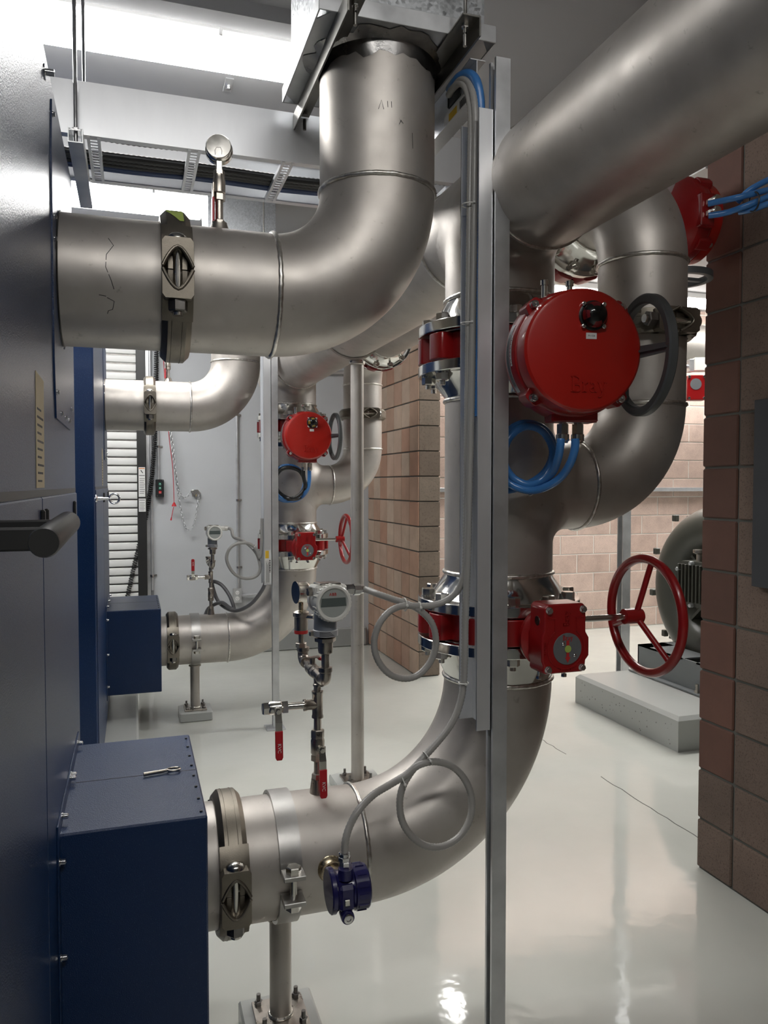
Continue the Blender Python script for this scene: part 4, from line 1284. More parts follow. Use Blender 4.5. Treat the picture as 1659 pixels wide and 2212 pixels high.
    MB().lathe(q + V((0, 0, .126)), (0, 0, 1), [(0, .022), (.002, .0345), (.018, .0345), (.020, .030)], 36).build('rating_band', SILVER, P_)
    mb = MB()
    for k in range(4):
        sector(mb, q + V((0, 0, .128)), (0, 0, 1), (0, -1, 0), [(.003 + .0032 * k, .0347), (.0045 + .0032 * k, .0347)], -.7, .55 - .12 * k, 10)
    mb.build('band_print', INK, P_)
    MB().box(q.x - .045, q.x - .033, q.y - .008, q.y + .004, q.z + .128, q.z + .142, .002).build('ground_screw', NICKEL, P_)
    MB().lathe(q + V((0, 0, .140)), (0, 0, 1), [(0, .031), (.002, .0315), (.045, .0315), (.052, .029), (.06, .027)], 36).build('sensor_neck', GREYTX, P_)
    hc = q + V((.006, -.004, .222))
    d = V((.10, -.985, .02)).normalized()
    u = d.cross(V((0, 0, 1))).normalized() * -1
    up = u.cross(d) * -1
    if up.z < 0:
        up = -up
    u = V((0, 0, 1)).cross(d).normalized() * 1
    MB().lathe(hc - d * .062, d, [(0, .001), (0, .034), (.004, .040), (.022, .041), (.024, .038), (.070, .038), (.080, .041)], 40).build('transmitter_housing', WHITEP, P_)
    MB(frame(hc, u, -d, V((0, 0, 1)))).box(-.046, .046, -.030, .030, .010, .047, .006).build('terminal_block', WHITEP, P_)
    MB(frame(hc, u, -d, V((0, 0, 1)))).box(-.032, .030, -.028, .028, .046, .052, .002).build('name_plate', NICKEL, P_)
    cap = MB().lathe(hc + d * .018, d, [(0, .038), (0, .048), (.003, .050), (.030, .050), (.034, .047), (.034, .0415), (.030, .0385), (.028, .0380)], 48)
    for k in range(30):
        if k % 8 in (6, 7):
            continue
        a_ = 2 * PI * k / 30
        e_ = u * math.cos(a_) + V((0, 0, 1)) * math.sin(a_)
        f_ = d.cross(e_)
        cap.prism([(.048, -.0028), (.0522, -.002), (.0522, .002), (.048, .0028)], hc + d * .022, e_, f_, d * .024)
    cap.build('lens_ring', WHITEP, P_, 30)
    ds = MB().lathe(hc + d * .018, d, [(.0285, .0384), (.0286, .001)], 40).build('display_face', LCD2, P_)
    fr = frame(hc + d * .0468, u, V((0, 0, 1)), d)
    MB(fr).prism([(-.036, -.009), (.036, -.009), (.034, .014), (-.034, .014)], (0, 0, 0), (1, 0, 0), (0, 1, 0), (0, 0, .0006)).build('display_screen', LCD, ds)
    if near:
        MB(fr).text('ABB', .0115, (-.002, .0235, .0002), (1, 0, 0), (0, 1, 0), .0004).build('display_lettering', INKR, ds)
    MB().lathe(hc + u * .046 + V((0, 0, .028)), u, [(0, .012), (.002, .012)], 16).hexa(hc + u * .047 + V((0, 0, .028)), u, .027, .028, .04).lathe(hc + u * .075 + V((0, 0, .028)), u, [(0, .0165), (.018, .0165), (.020, .013), (.030, .012)], 8).build('conduit_gland', CHROME if near else WHITEP, P_)
    MB().hexa(hc - u * .044 + V((0, 0, .028)), -u, .022, .014).build('blind_plug', FIT, P_)


def pen(p, ax, ang, r, strokes, parent, w=.0016, mat=INK):
    """pen strokes on a pipe: (t along the axis, s round it)"""
    ax = V(ax)
    u = V((0, -1, 0))
    v = ax.cross(u)
    mb = MB()
    for st in strokes:
        vs, fs = [], []
        for i, (t_, s_) in enumerate(st):
            a_, b_ = V(st[max(i - 1, 0)]), V(st[min(i + 1, len(st) - 1)])
            d = (b_ - a_).normalized()
            for sg in (1, -1):
                tt, ss = t_ - d.y * w / 2 * sg, s_ + d.x * w / 2 * sg
                an = ang + ss / r
                vs.append(tuple(V(p) + ax * tt + (u * math.cos(an) + v * math.sin(an)) * (r + .0006)))
        fs = [(2 * i, 2 * i + 1, 2 * i + 3, 2 * i + 2) for i in range(len(st) - 1)]
        mb.add(vs, fs)
    return mb.build('pen_mark', mat, parent, flat=True)


run(0, True)
run(DY, False)

# ---- drives
AC = actuator((1.038, 1.632, 1.887), 9, 'large round red actuator with black dome and grey handwheel, above the blue cable loop')
actuator((1.060, 1.632 + DY, 1.872), 0, 'round red actuator with yellow-marked dome and black handwheel on the rear column', amber=True)
ha = actuator((2.085, 2.5, 2.565), 0, 'dark red round actuator high against the block pier, with blue cables', wheel=False, n=(1, 0, 0), up=(0, 1, 0), amber=True)
R_ = .125
MB().lathe((1.975, 2.47, 2.345), (0, 0, 1), [(-.012, R_ - .02), (-.012, R_), (.012, R_), (.012, R_ - .02)], 48, True).cyl((1.975, 2.47, 2.345), (1.975, 2.47, 2.43), .014, n=16).box(1.86, 2.09, 2.46, 2.48, 2.338, 2.350).build('override_handwheel', GREYPLAS, ha)

# ---- header: one pipe along the room with two drop tees
H = thing('header_pipe', 'big overhead steel header pipe running along the room over both columns', 'pipe', (CX, 2.5, 2.36))
ZH = 2.36
for dy in (0, DY):
    y = PY + dy
    tee_mb(frame((CX, y, ZH), (0, 0, -1), (-1, 0, 0), (0, 1, 0)), .1635, RP, -.254, .254, .254, .045).build('pipe_tee', STEEL, H, 50)
    hub_mb((CX, y, 1.995), (0, 0, 1), .112, RP).build('neck_flange', POLISH, H)
    weld((CX, y, 2.107), (0, 0, 1), RP, H)
    weld((CX, y - .254, ZH), (0, 1, 0), .1635, H)
    weld((CX, y + .254, ZH), (0, 1, 0), .1635, H)
MB().cyl((CX, -4.99, ZH), (CX, PY - .254, ZH), .1635, n=80).build('header_run', STEEL, H)
MB().cyl((CX, PY + .254, ZH), (CX, PY + DY - .254, ZH), .1635, n=80, caps=False).build('header_run', STEEL, H)
MB().cyl((CX, PY + DY + .25, ZH), (CX, PY + DY + .5, ZH), .1635, n=80, caps=False).lathe((CX, PY + DY + .5, ZH), (0, 1, 0), [(0, .1635), (.05, .150), (.08, .11), (.095, .05), (.097, .001)], 64).build('header_end', STEEL, H)

# ---- overhead line between the two risers
p = thing('steel_pipe', 'steel overhead line joining the two risers, above the block wall corner', 'pipe', (UX, 3.6, 2.516))
f1, f2 = PY + .254 + .115 + .07, PY + DY - .254 - .115 - .07
hub_mb((UX, f1, 2.516), (0, 1, 0), .115, RB, ro=.203).build('neck_flange', POLISH, p)
hub_mb((UX, f2, 2.516), (0, -1, 0), .115, RB, ro=.203).build('neck_flange', POLISH, p)
MB().cyl((UX, f1 + .115, 2.516), (UX, f2 - .115, 2.516), RB, n=64, caps=False).build('straight_pipe', STEEL, p)
weld((UX, f1 + .115, 2.516), (0, 1, 0), RB, p)
weld((UX, f2 - .115, 2.516), (0, 1, 0), RB, p)

# ---- grey post under the header
t = thing('pipe_support', 'tall round steel post with saddle, standing between the two pipe columns', 'pipe support', (1.082, 3.77, 0))
MB().cyl((1.082, 3.77, .055), (1.082, 3.77, 2.17), .033, n=32).build('support_post', STEEL, t)
MB().lathe((1.082, 3.77, 2.165), (0, 0, 1), [(0, .035), (.004, .04), (.018, .04), (.02, .03)], 28).build('post_cap', FIT, t)
mb = MB()
sector(mb, (CX, 3.73, ZH), (0, 1, 0), (0, 0, -1), [(0, .166), (0, .175), (.06, .175), (.06, .166), (0, .166)], -.75, .75, 24)
mb.build('pipe_saddle', STEEL, t, 30)
MB().box(.96, 1.205, 3.65, 3.89, 0, .045, .005).build('concrete_block', PADM, t)
MB().box(1.005, 1.16, 3.695, 3.845, .045, .055).build('base_plate', FIT, t)
for ax_ in (-.055, .055):
    for ay_ in (-.052, .052):
        MB().hexa((1.082 + ax_, 3.77 + ay_, .055), (0, 0, 1), .02, .013).cyl((1.082 + ax_, 3.77 + ay_, .06), (1.082 + ax_, 3.77 + ay_, .09), .0062, n=12).build('anchor_bolt', DARKBOLT, t)

# ---- flow switch on the front lower pipe
F = thing('flow_switch', 'dark blue round-lidded switch housing on the front of the lower pipe', 'flow switch', (.49, 1.79, .5))
MB().cyl((.486, 1.965, .545), (.486, 1.84, .562), .019, n=24).lathe((.486, 1.955, .545), (0, -1, 0), [(0, .036), (.006, .034), (.012, .026), (.02, .024), (.022, .03), (.03, .03), (.032, .02)], 28).build('sensor_boss', BRONZE, F)
FM = Matrix.Translation((.490, 1.80, .580)) @ Matrix.Scale(.87, 4) @ Matrix.Translation((-.492, -1.79, -.577))
MB(FM).lathe((.436, 1.79, .567), (1, 0, 0), [(0, .001), (0, .058), (.003, .062), (.014, .062), (.017, .058), (.026, .052), (.062, .050), (.070, .054)], 44).box(.455, .505, 1.735, 1.80, .525, .60, .010).build('switch_housing', NAVYBOX, F, 35)
cp = MB(FM).lathe((.504, 1.79, .567), (1, 0, 0), [(0, .056), (.002, .0605), (.040, .0605), (.044, .057), (.044, .001)], 44)
for k in range(12):
    a_ = 2 * PI * k / 12
    e_ = V((0, math.cos(a_), math.sin(a_)))
    cp.prism([(.058, -.008), (.0630, -.007), (.0630, .007), (.058, .008)], (.512, 1.79, .567), e_, V((1, 0, 0)).cross(e_), (.026, 0, 0))
cp.build('screw_cap', NAVYBOX, F, 35)
MB(FM).lathe((.480, 1.765, .610), (0, 0, 1), [(0, .022), (.028, .0205), (.030, .001)], 24).build('conduit_boss', NAVYBOX, F)
MB(FM).hexa((.480, 1.77, .638), (0, 0, 1), .027, .018).hexa((.480, 1.775, .655), (0, 0, 1), .031, .012).lathe((.480, 1.778, .665), (0, 0, 1), [(0, .016), (.010, .0155), (.012, .013)], 20).build('conduit_gland', CHROME, F)
MB(FM).lathe((.478, 1.735, .515), (0, -1, 0), [(-.03, .017), (0, .019), (.006, .018), (.007, .001)], 24).build('plug_boss', NAVYBOX, F)
MB(FM).lathe((.478, 1.7275, .515), (0, -1, 0), [(0, .0135), (.004, .0135), (.005, .012), (.005, .007), (.002, .006), (.002, .001)], 24).build('blind_plug', CHROME, F)
MB(FM).box(.468, .484, 1.728, 1.742, .548, .566, .002).build('ground_lug', NICKEL, F)


# ================================================================ strut, cable trays and conduits
def strut_mb(x0, y0, z0, z1, w=.041, lean=0.0, open_='-x'):
    """slotted channel standing upright, its mouth towards -x"""
    mb = MB(Matrix.Translation((x0, y0, z0)) @ Matrix.Shear('XY', 4, (lean, 0)) if lean else Matrix.Translation((x0, y0, z0)))
    h, th = z1 - z0, .0026
    prof = [(0, 0), (w, 0), (w, w), (0, w), (0, w - .0095), (.007, w - .0095), (.007, w - .0095 + th), (th, w - .0095 + th), (th, w - th),
            (w - th, w - th), (w - th, th), (th, th), (th, .0095 - th), (.007, .0095 - th), (.007, .0095), (0, .0095)]
    return mb.prism(prof, (0, 0, 0), (1, 0, 0), (0, 1, 0), (0, 0, h))


def channel_tray(x0, x1, y0, y1, z0, z1):
    """upright U channel open towards -x"""
    th = .0022
    mb = MB().box(x1 - th, x1, y0, y1, z0, z1)
    mb.box(x0, x1, y0, y0 + th, z0, z1).box(x0, x1, y1 - th, y1, z0, z1)
    mb.box(x0, x0 + .004, y0 - .0015, y0 + .004, z0, z1, .0008).box(x0, x0 + .004, y1 - .004, y1 + .0015, z0, z1, .0008)
    return mb


def post(x, y, z1, dy, near):
    t = thing('strut_post', 'zinc strut channel post standing ' + ('before the front column, holding the aluminium tray' if near else 'before the rear column, holding the stickered tray'), 'strut post', (x, y, 0))
    strut_mb(x, y, .012, z1).build('strut_channel', ZINC, t)
    MB().box(x - .045, x + .075, y - .04, y + .08, 0, .008, .001).build('base_plate', ZINC, t)
    mb = MB().box(x + .041, x + .046, y - .003, y + .044, .008, .10, .001).box(x - .002, x + .046, y - .006, y - .001, .008, .10, .001)
    mb.build('base_bracket', ZINC, t)
    for z in (.03, .075):
        MB().hexa((x + .022, y - .006, z), (0, -1, 0), .018, .009).build('base_bolt', ZINC, t)
    MB().hexa((x - .03, y + .02, .008), (0, 0, 1), .018, .012).build('anchor_bolt', ZINC, t)


post(.893, 1.822, 2.655, 0, True)
post(.835, 4.865, 2.66, DY, False)
T = thing('cable_channel', 'upright aluminium cable channel fixed to the front strut, carrying grey conduit', 'cable tray', (.87, 1.89, .915))
channel_tray(.850, .892, 1.832, 1.945, .915, 2.525).build('channel_body', ALU, T)
T = thing('cable_channel', 'upright aluminium cable channel with a yellow and white sticker on the rear strut', 'cable tray', (.81, 4.93, .93))
channel_tray(.784, .834, 4.872, 4.985, .925, 2.55).build('channel_body', ALU, T)
s_ = MB().box(.790, .829, 4.8712, 4.872, .935, 1.145).build('channel_sticker', STICK, T)
MB().box(.792, .814, 4.8702, 4.8712, 1.095, 1.143).build('yellow_field', YELLOW, s_)
mb = MB()
for k in range(10):
    mb.box(.816, .825, 4.8704, 4.8711, 1.005 + .008 * k, 1.005 + .008 * k + .004 + .002 * (k % 2))
for k in range(6):
    mb.box(.796 + .004 * k, .7975 + .004 * k, 4.8704, 4.8711, .94, 1.08 - .012 * (k % 3))
mb.build('sticker_print', INK, s_)

# level channel under the front duct, the conduits dropping out of it
T = thing('cable_channel', 'level aluminium cable channel with a yellow sticker under the front duct box', 'cable tray', (.88, 2.5, 2.6))
mb = MB().box(.888, .8905, 1.93, 3.3, 2.598, 2.70)
mb.box(.870, .915, 1.93, 3.3, 2.596, 2.5985).box(.870, .915, 1.93, 3.3, 2.6995, 2.702)
mb.build('channel_body', ALU, T)
s_ = MB().box(.8872, .8878, 1.955, 2.155, 2.604, 2.650).build('channel_sticker', STICK, T)
MB().box(.8866, .8872, 2.06, 2.118, 2.606, 2.640).build('yellow_field', YELLOW, s_)
mb = MB()
for k in range(9):
    mb.box(.8866, .8872, 1.962 + .009 * k, 1.962 + .009 * k + .005, 2.612, 2.640)
mb.build('sticker_print', INK, s_)
mb = MB().box(.8868, .8880, 2.03, 2.12, 2.655, 2.694, .004).build('cable_slot', BLACKM, T)


def cable(name, pts, r, mat, label, cat='cable', rib=.11, pitch=.009, n=12, ties=()):
    mb = ribbed(pts, r, pitch, rib, n) if rib else MB().tube(spline(pts, .012), r, n)
    if not ties:
        return tag(mb.build(name, mat, ang=60), label, cat)
    t = thing(name, label, cat, V(pts[0]))
    mb.build('conduit_run', mat, t, 60)
    for c, ax, rr in ties:
        a = V(ax).normalized()
        u = a.orthogonal().normalized()
        w_ = a.cross(u)
        c = V(c)
        k = MB().tube([tuple(c + (u * math.cos(q * PI / 12) + w_ * math.sin(q * PI / 12)) * rr) for q in range(24)], .0016, 6, True)
        k.box(c.x - .003, c.x + .003, c.y - rr - .006, c.y - rr, c.z - .003, c.z + .003, .001)
        k.build('zip_tie', TIE, t)
    return t


cable('flexible_conduit', GREY_A, .0095, GREYC, 'grey flexible conduit looped beside the white transmitter, tied with white zip ties', 'conduit', ties=[((.689, 1.94, 1.241), (1, 0, 0), .017), ((.726, 1.93, 1.234), (1, 0, -.1), .013), ((.851, 1.895, 1.99), (0, 0, 1), .020), ((.855, 1.895, 2.30), (0, 0, 1), .022)])
cable('flexible_conduit', GREY_B, .0098, GREYC, 'grey flexible conduit rising from the dark blue switch in a round loop', 'conduit', ties=[((.655, 1.861, .793), (1, 0, .3), .018), ((.726, 1.865, .846), (1, 0, .6), .020), ((.838, 1.888, 1.03), (0, 0, 1), .013)])
tag(MB().tube(spline(BLUE_T, .012), .0125, 16).build('blue_cable', BLUEC, ang=60), 'thick blue cable arching out of the top of the front cable channel', 'cable')
cable('blue_cable', BLUE_1, .0108, BLUEC, 'ribbed blue cable coiled in a loop under the large red actuator', rib=.07, pitch=.009)
cable('blue_cable', BLUE_2, .0108, BLUEC, 'smooth blue cable looped outside the ribbed one under the large red actuator', rib=.012, pitch=.02, ties=[((1.022, 1.85, 1.553), (1, 0, -.4), .021)])
cable('black_cable', FAR_BLACK, .0135, BLACKC, 'black ribbed conduit looped under the actuator of the rear column', rib=.12, pitch=.012)
cable('blue_cable', FAR_BLUE, .0125, BLUEC, 'blue cable looped with the black conduit on the rear column', rib=0)
cable('flexible_conduit', FAR_GREY, .0105, GREYC, 'grey flexible conduit in a ring between the rear transmitter and stickered tray', 'conduit', rib=.04, pitch=.01, ties=[((.735, 4.96, 1.165), (1, 0, -.7), .018)])
cable('flexible_conduit', FAR_DARK, .0125, GREYD, 'dark grey conduit sagging from the stickered tray behind the rear piping', 'conduit', rib=.03, pitch=.012, ties=[((.56, 5.30, .762), (1, 0, -.7), .018)])
cable('blue_cable', RB1, .0105, BLUEC, 'blue cable from the upper gland of the high actuator by the pier', rib=.0)
cable('blue_cable', RB2, .0105, BLUEC, 'blue cable from the lower gland of the high actuator by the pier', rib=.012, pitch=.02)
cable('blue_cable', RB3, .0105, BLUEC, 'blue cable end rising over its bundle beside the split block pier', rib=.0)
t = thing('blue_cable', 'lowest blue cable of the tied bundle beside the split block pier', 'cable', RB4[0])
MB().tube(spline(RB4, .012), .0105, 12).build('cable_run', BLUEC, t, 60)
MB().tube([(2.012 + .002 * math.cos(q), 2.135 + .026 * math.cos(q), 2.52 + .032 * math.sin(q)) for q in [i * PI / 10 for i in range(20)]], .003, 6, True).build('cable_tie', BLACK, t)

# ---- ladder tray overhead
ZT = 2.585
L_ = thing('cable_ladder', 'wide aluminium cable ladder hung under the ceiling above the gauge', 'cable tray', (.4, 2.64, ZT))
for yy, s in ((2.455, 1), (2.83, -1)):
    mb = MB().prism([(0, 0), (.028, 0), (.028, .004), (.003, .004), (.003, .146), (.024, .146), (.024, .154), (0, .154)] if s > 0 else
                    [(0, 0), (0, .154), (-.024, .154), (-.024, .146), (-.003, .146), (-.003, .004), (-.028, .004), (-.028, 0)],
                    (-1.6, yy, ZT), (0, 1, 0), (0, 0, 1), (3.6, 0, 0))
    mb.build('side_rail', ALU, L_)
for k in range(7):
    x = -.68 + .29 * k
    mb = MB()
    mb.box(x - .019, x - .010, 2.46, 2.825, ZT - .002, ZT + .012).box(x + .010, x + .019, 2.46, 2.825, ZT - .002, ZT + .012)
    for q in range(17):
        yy = 2.47 + .021 * q
        mb.box(x - .011, x + .011, yy, yy + .010, ZT - .001, ZT + .001)
    mb.build('ladder_rung', ALU, L_)
cb = [(2.513, .018, BLACKC, 'black cable on the cable ladder lying against its front rail', .1), (2.660, .0135, BLACKC, 'ribbed black cable in the middle of the cable ladder', .12), (2.687, .0135, BLACKC, 'second ribbed black cable in the middle of the ladder', .12),
      (2.712, .012, RUBBER, 'smooth black cable next to the navy cables on the ladder', 0), (2.735, .0095, NAVYC, 'navy cable on the ladder beside the smooth black one', 0), (2.756, .0095, NAVYC, 'outer navy cable lying on the cable ladder', 0)]
for yy, r, m, lab, rib in cb:
    rnd = random.Random(int(yy * 1000))
    P_ = [(-1.5 + .25 * k, yy + rnd.uniform(-.006, .006), ZT + .013 + r + (.004 if k % 2 else 0)) for k in range(15)]
    mb = ribbed(P_, r, .016, rib, 10) if rib else MB().tube(spline(P_, .04), r, 12)
    tag(mb.build('tray_cable', m, ang=60), lab, 'cable', 'cables lying on the cable ladder')
Z_ = thing('trapeze_hanger', 'zinc strut hung on threaded rods, carrying the cable ladder', 'bracket', (-.146, 2.7, ZT - .03))
M = frame((-.1665, 2.405, ZT - .045), (1, 0, 0), (0, 0, 1), (0, 1, 0))
w_, th = .041, .0026
prof = [(0, 0), (w_, 0), (w_, w_), (w_ - .0095, w_), (w_ - .0095, w_ - .007), (w_ - .0095 + th, w_ - .007), (w_ - .0095 + th, w_ - th), (w_ - th, w_ - th),
        (w_ - th, th), (th, th), (th, w_ - th), (.0095 - th, w_ - th), (.0095 - th, w_ - .007), (.0095, w_ - .007), (.0095, w_), (0, w_)]
mb = MB()
mb.prism(prof, (-.1665, 2.405, ZT - .045), (1, 0, 0), (0, 0, 1), (0, .555, 0))
mb.build('trapeze_strut', ZINC, Z_)
for yy in (2.425, 2.895):
    MB().cyl((-.146, yy, ZT - .035), (-.146, yy, ZC), .0055, n=12).build('threaded_rod', CHROME, Z_)
    MB().hexa((-.146, yy, ZT - .006), (0, 0, 1), .018, .010).box(-.164, -.128, yy - .017, yy + .017, ZT - .010, ZT - .005).build('rod_nut', CHROME, Z_)
A = thing('ceiling_anchor', 'small zinc anchor plate with a bolt on the ceiling beyond the strip light', 'bracket', (.46, 3.85, ZC))
MB().box(.440, .480, 3.79, 3.92, ZC - .006, ZC - .0005, .001).build('anchor_plate', ZINC, A)
MB().hexa((.46, 3.86, ZC - .006), (0, 0, -1), .022, .016).build('anchor_bolt', CHROME, A)

# ================================================================ back wall fittings
yw = YB
def conduit(x, z0, z1, r, label, straps=(), mat=ZINC, y=None):
    t = thing('wall_conduit', label, 'conduit', (x, yw - r - .006, z0))
    yy = (yw - r - .006) if y is None else y
    MB().cyl((x, yy, z0), (x, yy, z1), r, n=16).build('conduit_tube', mat, t)
    for z in straps:
        mb = MB().lathe((x, yy, z - .009), (0, 0, 1), [(0, r + .001), (0, r + .004), (.018, r + .004), (.018, r + .001)], 20, True)
        mb.box(x + r, x + r + .028, yw - .006, yw - .001, z - .009, z + .009, .001).hexa((x + r + .017, yw - .006, z), (0, -1, 0), .014, .007)
        mb.build('conduit_strap', CHROME, t)
    return t


conduit(.912, .606, ZC - .01, .0135, 'zinc conduit running down the grey wall to the power outlet', (1.42, .80, 2.2))
conduit(.216, 1.61, ZC - .01, .0125, 'short zinc conduit ending at the black push-button box', (1.9,))
conduit(.152, .62, ZC - .01, .015, 'zinc conduit along the black guide of the roll-up door', (.75,))
cable('flexible_conduit', [(.152, yw - .021, .63), (.153, yw - .022, .56), (.170, yw - .03, .45), (.178, yw - .03, .30)], .0125, GREYD, 'grey flexible conduit at the foot of the conduit by the door guide', 'conduit', rib=.04, pitch=.012)
O_ = thing('power_outlet', 'grey steel duplex power outlet box on the grey wall', 'outlet', (.90, yw, .48))
MB().box(.866, .936, yw - .05, yw - .001, .480, .604, .004).build('outlet_box', FIT, O_)
c_ = MB().box(.862, .940, yw - .053, yw - .050, .474, .610, .001).build('cover_plate', ZINC, O_)
for z in (.515, .568):
    r_ = MB().lathe((.901, yw - .0525, z), (0, -1, 0), [(0, .018), (.004, .0175), (.0042, .001)], 24).build('receptacle', WHITE, O_)
    MB().box(.8935, .8955, yw - .0575, yw - .0565, z - .002, z + .008).box(.9065, .9085, yw - .0575, yw - .0565, z - .002, z + .006).cyl((.901, yw - .0565, z - .009), (.901, yw - .0575, z - .009), .0022, n=10).build('socket_slot', INK, r_)
t = tag(MB().tube([(.941, yw - .03, .538), (1.25, yw - .03, .544)], .011, 14).build('wall_conduit', ZINC), 'level zinc conduit leaving the power outlet towards the rear elbow', 'conduit')
t = tag(MB().tube([(1.70, yw - .03, 2.625), (2.16, yw - .03, 2.64)], .02, 14).build('wall_conduit', ZINC), 'level zinc conduit high on the grey wall beside the block corner', 'conduit')
B_ = thing('push_button_box', 'black control box with two green buttons and one red, on the grey wall', 'control box', (.224, yw, 1.45))
MB().box(.190, .260, yw - .06, yw - .001, 1.452, 1.608, .004).build('button_box', BLACK, B_)
for z, m, nm in ((1.567, GREENB, 'green_button'), (1.531, GREENB, 'green_button'), (1.494, INKR, 'red_button')):
    b_ = MB().box(.216, .239, yw - .064, yw - .059, z - .012, z + .012, .002).build(nm, m, B_)
    mb = MB()
    if m is GREENB:
        k = 1 if z > 1.55 else -1
        mb.prism([(-.006, -.002 * k), (.006, -.002 * k), (0, .006 * k)][::k], (.2275, yw - .064, z + .003), (1, 0, 0), (0, 0, 1), (0, -.0006, 0))
        mb.text('OPEN' if k > 0 else 'CLOSE', .0062, (.2275, yw - .0641, z - .0075), (1, 0, 0), (0, 0, 1), .0005)
    else:
        mb.text('STOP', .0062, (.2275, yw - .0641, z - .005), (1, 0, 0), (0, 0, 1), .0005)
    mb.build('button_lettering', STICK, b_)
for x, z in ((.250, 1.598), (.204, 1.462)):
    MB().lathe((x, yw - .06, z), (0, -1, 0), [(0, .004), (.002, .003), (.0022, .0005)], 12).build('box_screw', CHROME, B_)
# coiled black cord
C_ = spline(COIL, .004)
P_ = []
for i, p in enumerate(C_):
    q = V(p)
    a = C_[min(i + 1, len(C_) - 1)]
    b = C_[max(i - 1, 0)]
    tt = (V(a) - V(b)).normalized()
    u = tt.cross(V((0, 1, 0))).normalized()
    an = i * .004 / .019 * 2 * PI
    P_.append(tuple(q + (u * math.cos(an) + V((0, 1, 0)) * math.sin(an)) * .0165))
tag(MB().tube(P_, .0055, 7).build('coiled_cord', RUBBER, ang=60), 'black coiled cord hanging across the roll-up door guide', 'cord')


def chain(name, pts, label, mat=ZINC, Ln=.034):
    P = spline(pts, Ln * .74)
    mb = MB()
    for i in range(len(P) - 1):
        a, b = V(P[i]), V(P[i + 1])
        tt = (b - a).normalized()
        sd = tt.cross(V((0, 1, 0)))
        sd = sd.normalized() if sd.length > .1 else V((1, 0, 0))
        e = (sd if i % 2 else V((0, 1, 0))) * .8 + (V((0, 1, 0)) if i % 2 else -sd) * .6
        c = (a + b) / 2
        ring = []
        for k in range(12):
            an = 2 * PI * k / 12
            x = math.cos(an) * .0095
            z = math.sin(an) * .0095 + math.copysign(Ln / 2 - .010, math.sin(an)) if abs(math.sin(an)) > .01 else 0
            ring.append(tuple(c + e * x + tt * z))
        mb.tube(ring, .0026, 6, True)
    return tag(mb.build(name, mat, ang=60), label, 'chain')


chain('hoist_chain', CHAIN_A, 'steel hand chain sagging over to its wall cleat')
chain('hoist_chain', CHAIN_B, 'steel hand chain hanging in a deep loop below the wall cleat')
K = thing('chain_cleat', 'zinc chain cleat on the grey wall holding the hand chain', 'bracket', (.535, yw, 1.48))
MB().box(.505, .570, yw - .006, yw - .001, 1.455, 1.510, .002).build('cleat_plate', ZINC, K)
MB().prism([(-.045, .02), (-.02, .03), (.02, .03), (.045, .0), (.03, -.02), (.012, -.012), (-.012, -.012), (-.03, -.02)][::-1], (.535, yw - .006, 1.488), (1, 0, 0), (0, 0, 1), (0, -.035, 0)).build('cleat_jaw', CHROME, K, bevel=.003)
MB().cyl((.54, yw - .03, 1.47), (.54, yw - .06, 1.462), .008, n=14).build('cleat_pin', BRONZE, K)
U_ = thing('pull_cord', 'thin red pull cord with a red bell handle hanging on the grey wall', 'cord', CORD[-1])
MB().tube(spline(CORD, .05), .0028, 8).build('cord_line', REDGRIP, U_)
MB().lathe((.345, 7.11, 1.405), (0, 0, -1), [(0, .004), (.006, .010), (.010, .010), (.012, .013), (.020, .015), (.022, .018), (.030, .020), (.032, .021), (.036, .021), (.036, .001)], 20).build('bell_handle', REDGRIP, U_)
MB().tube([CORD2[0], CORD2[1], (.321, 7.11, 1.262)], [.003, .003, .003], 8).lathe((.323, 7.11, 1.275), (-.2, 0, -1), [(0, .004), (.03, .008), (.032, .001)], 12).build('cord_tail', REDGRIP, U_)

# board on the near pier
P_ = thing('wall_board', 'dark slate-coloured board mounted on the split block pier', 'board', (XW, 2.1, 1.2))
MB().box(XW - .032, XW - .003, 1.55, 2.255, 1.192, 1.868, .002).build('board_panel', SLATE, P_)
MB().prism([(0, 0), (.02, .004), (.03, .05), (.02, .055), (.012, .03), (-.01, .02)], (XW - .0325, 2.175, 1.715), (0, -1, 0), (0, 0, 1), (-.0005, 0, 0)).build('board_scuff', STICK, P_)

# ================================================================ hall beyond the opening
G_ = thing('concrete_pad', 'grey painted concrete pad with air holes under the dark pump', 'concrete pad', (3.8, 4.25, 0))
c = .022
x0, x1, y0, y1, h = 3.005, 5.6, 3.70, 4.80, .205
vs = [(x0, y0, 0), (x1, y0, 0), (x1, y1, 0), (x0, y1, 0), (x0, y0, h - c), (x1, y0, h - c), (x1, y1, h - c), (x0, y1, h - c),
      (x0 + c, y0 + c, h), (x1 - c, y0 + c, h), (x1 - c, y1 - c, h), (x0 + c, y1 - c, h)]
MB().add(vs, [(3, 2, 1, 0), (0, 1, 5, 4), (1, 2, 6, 5), (2, 3, 7, 6), (3, 0, 4, 7), (4, 5, 9, 8), (5, 6, 10, 9), (6, 7, 11, 10), (7, 4, 8, 11), (8, 9, 10, 11)]).build('pad_block', PADM, G_)
mb = MB()
rnd = random.Random(3)
for k in range(46):
    yy, zz, r = rnd.uniform(3.75, 4.75), rnd.uniform(.02, .175), rnd.uniform(.002, .006)
    mb.lathe((x0 + .001, yy, zz), (-1, 0, 0), [(0, r), (.0015, r * .8), (.0016, .0001)], 7)
mb.build('air_holes', DARKBOLT, G_)

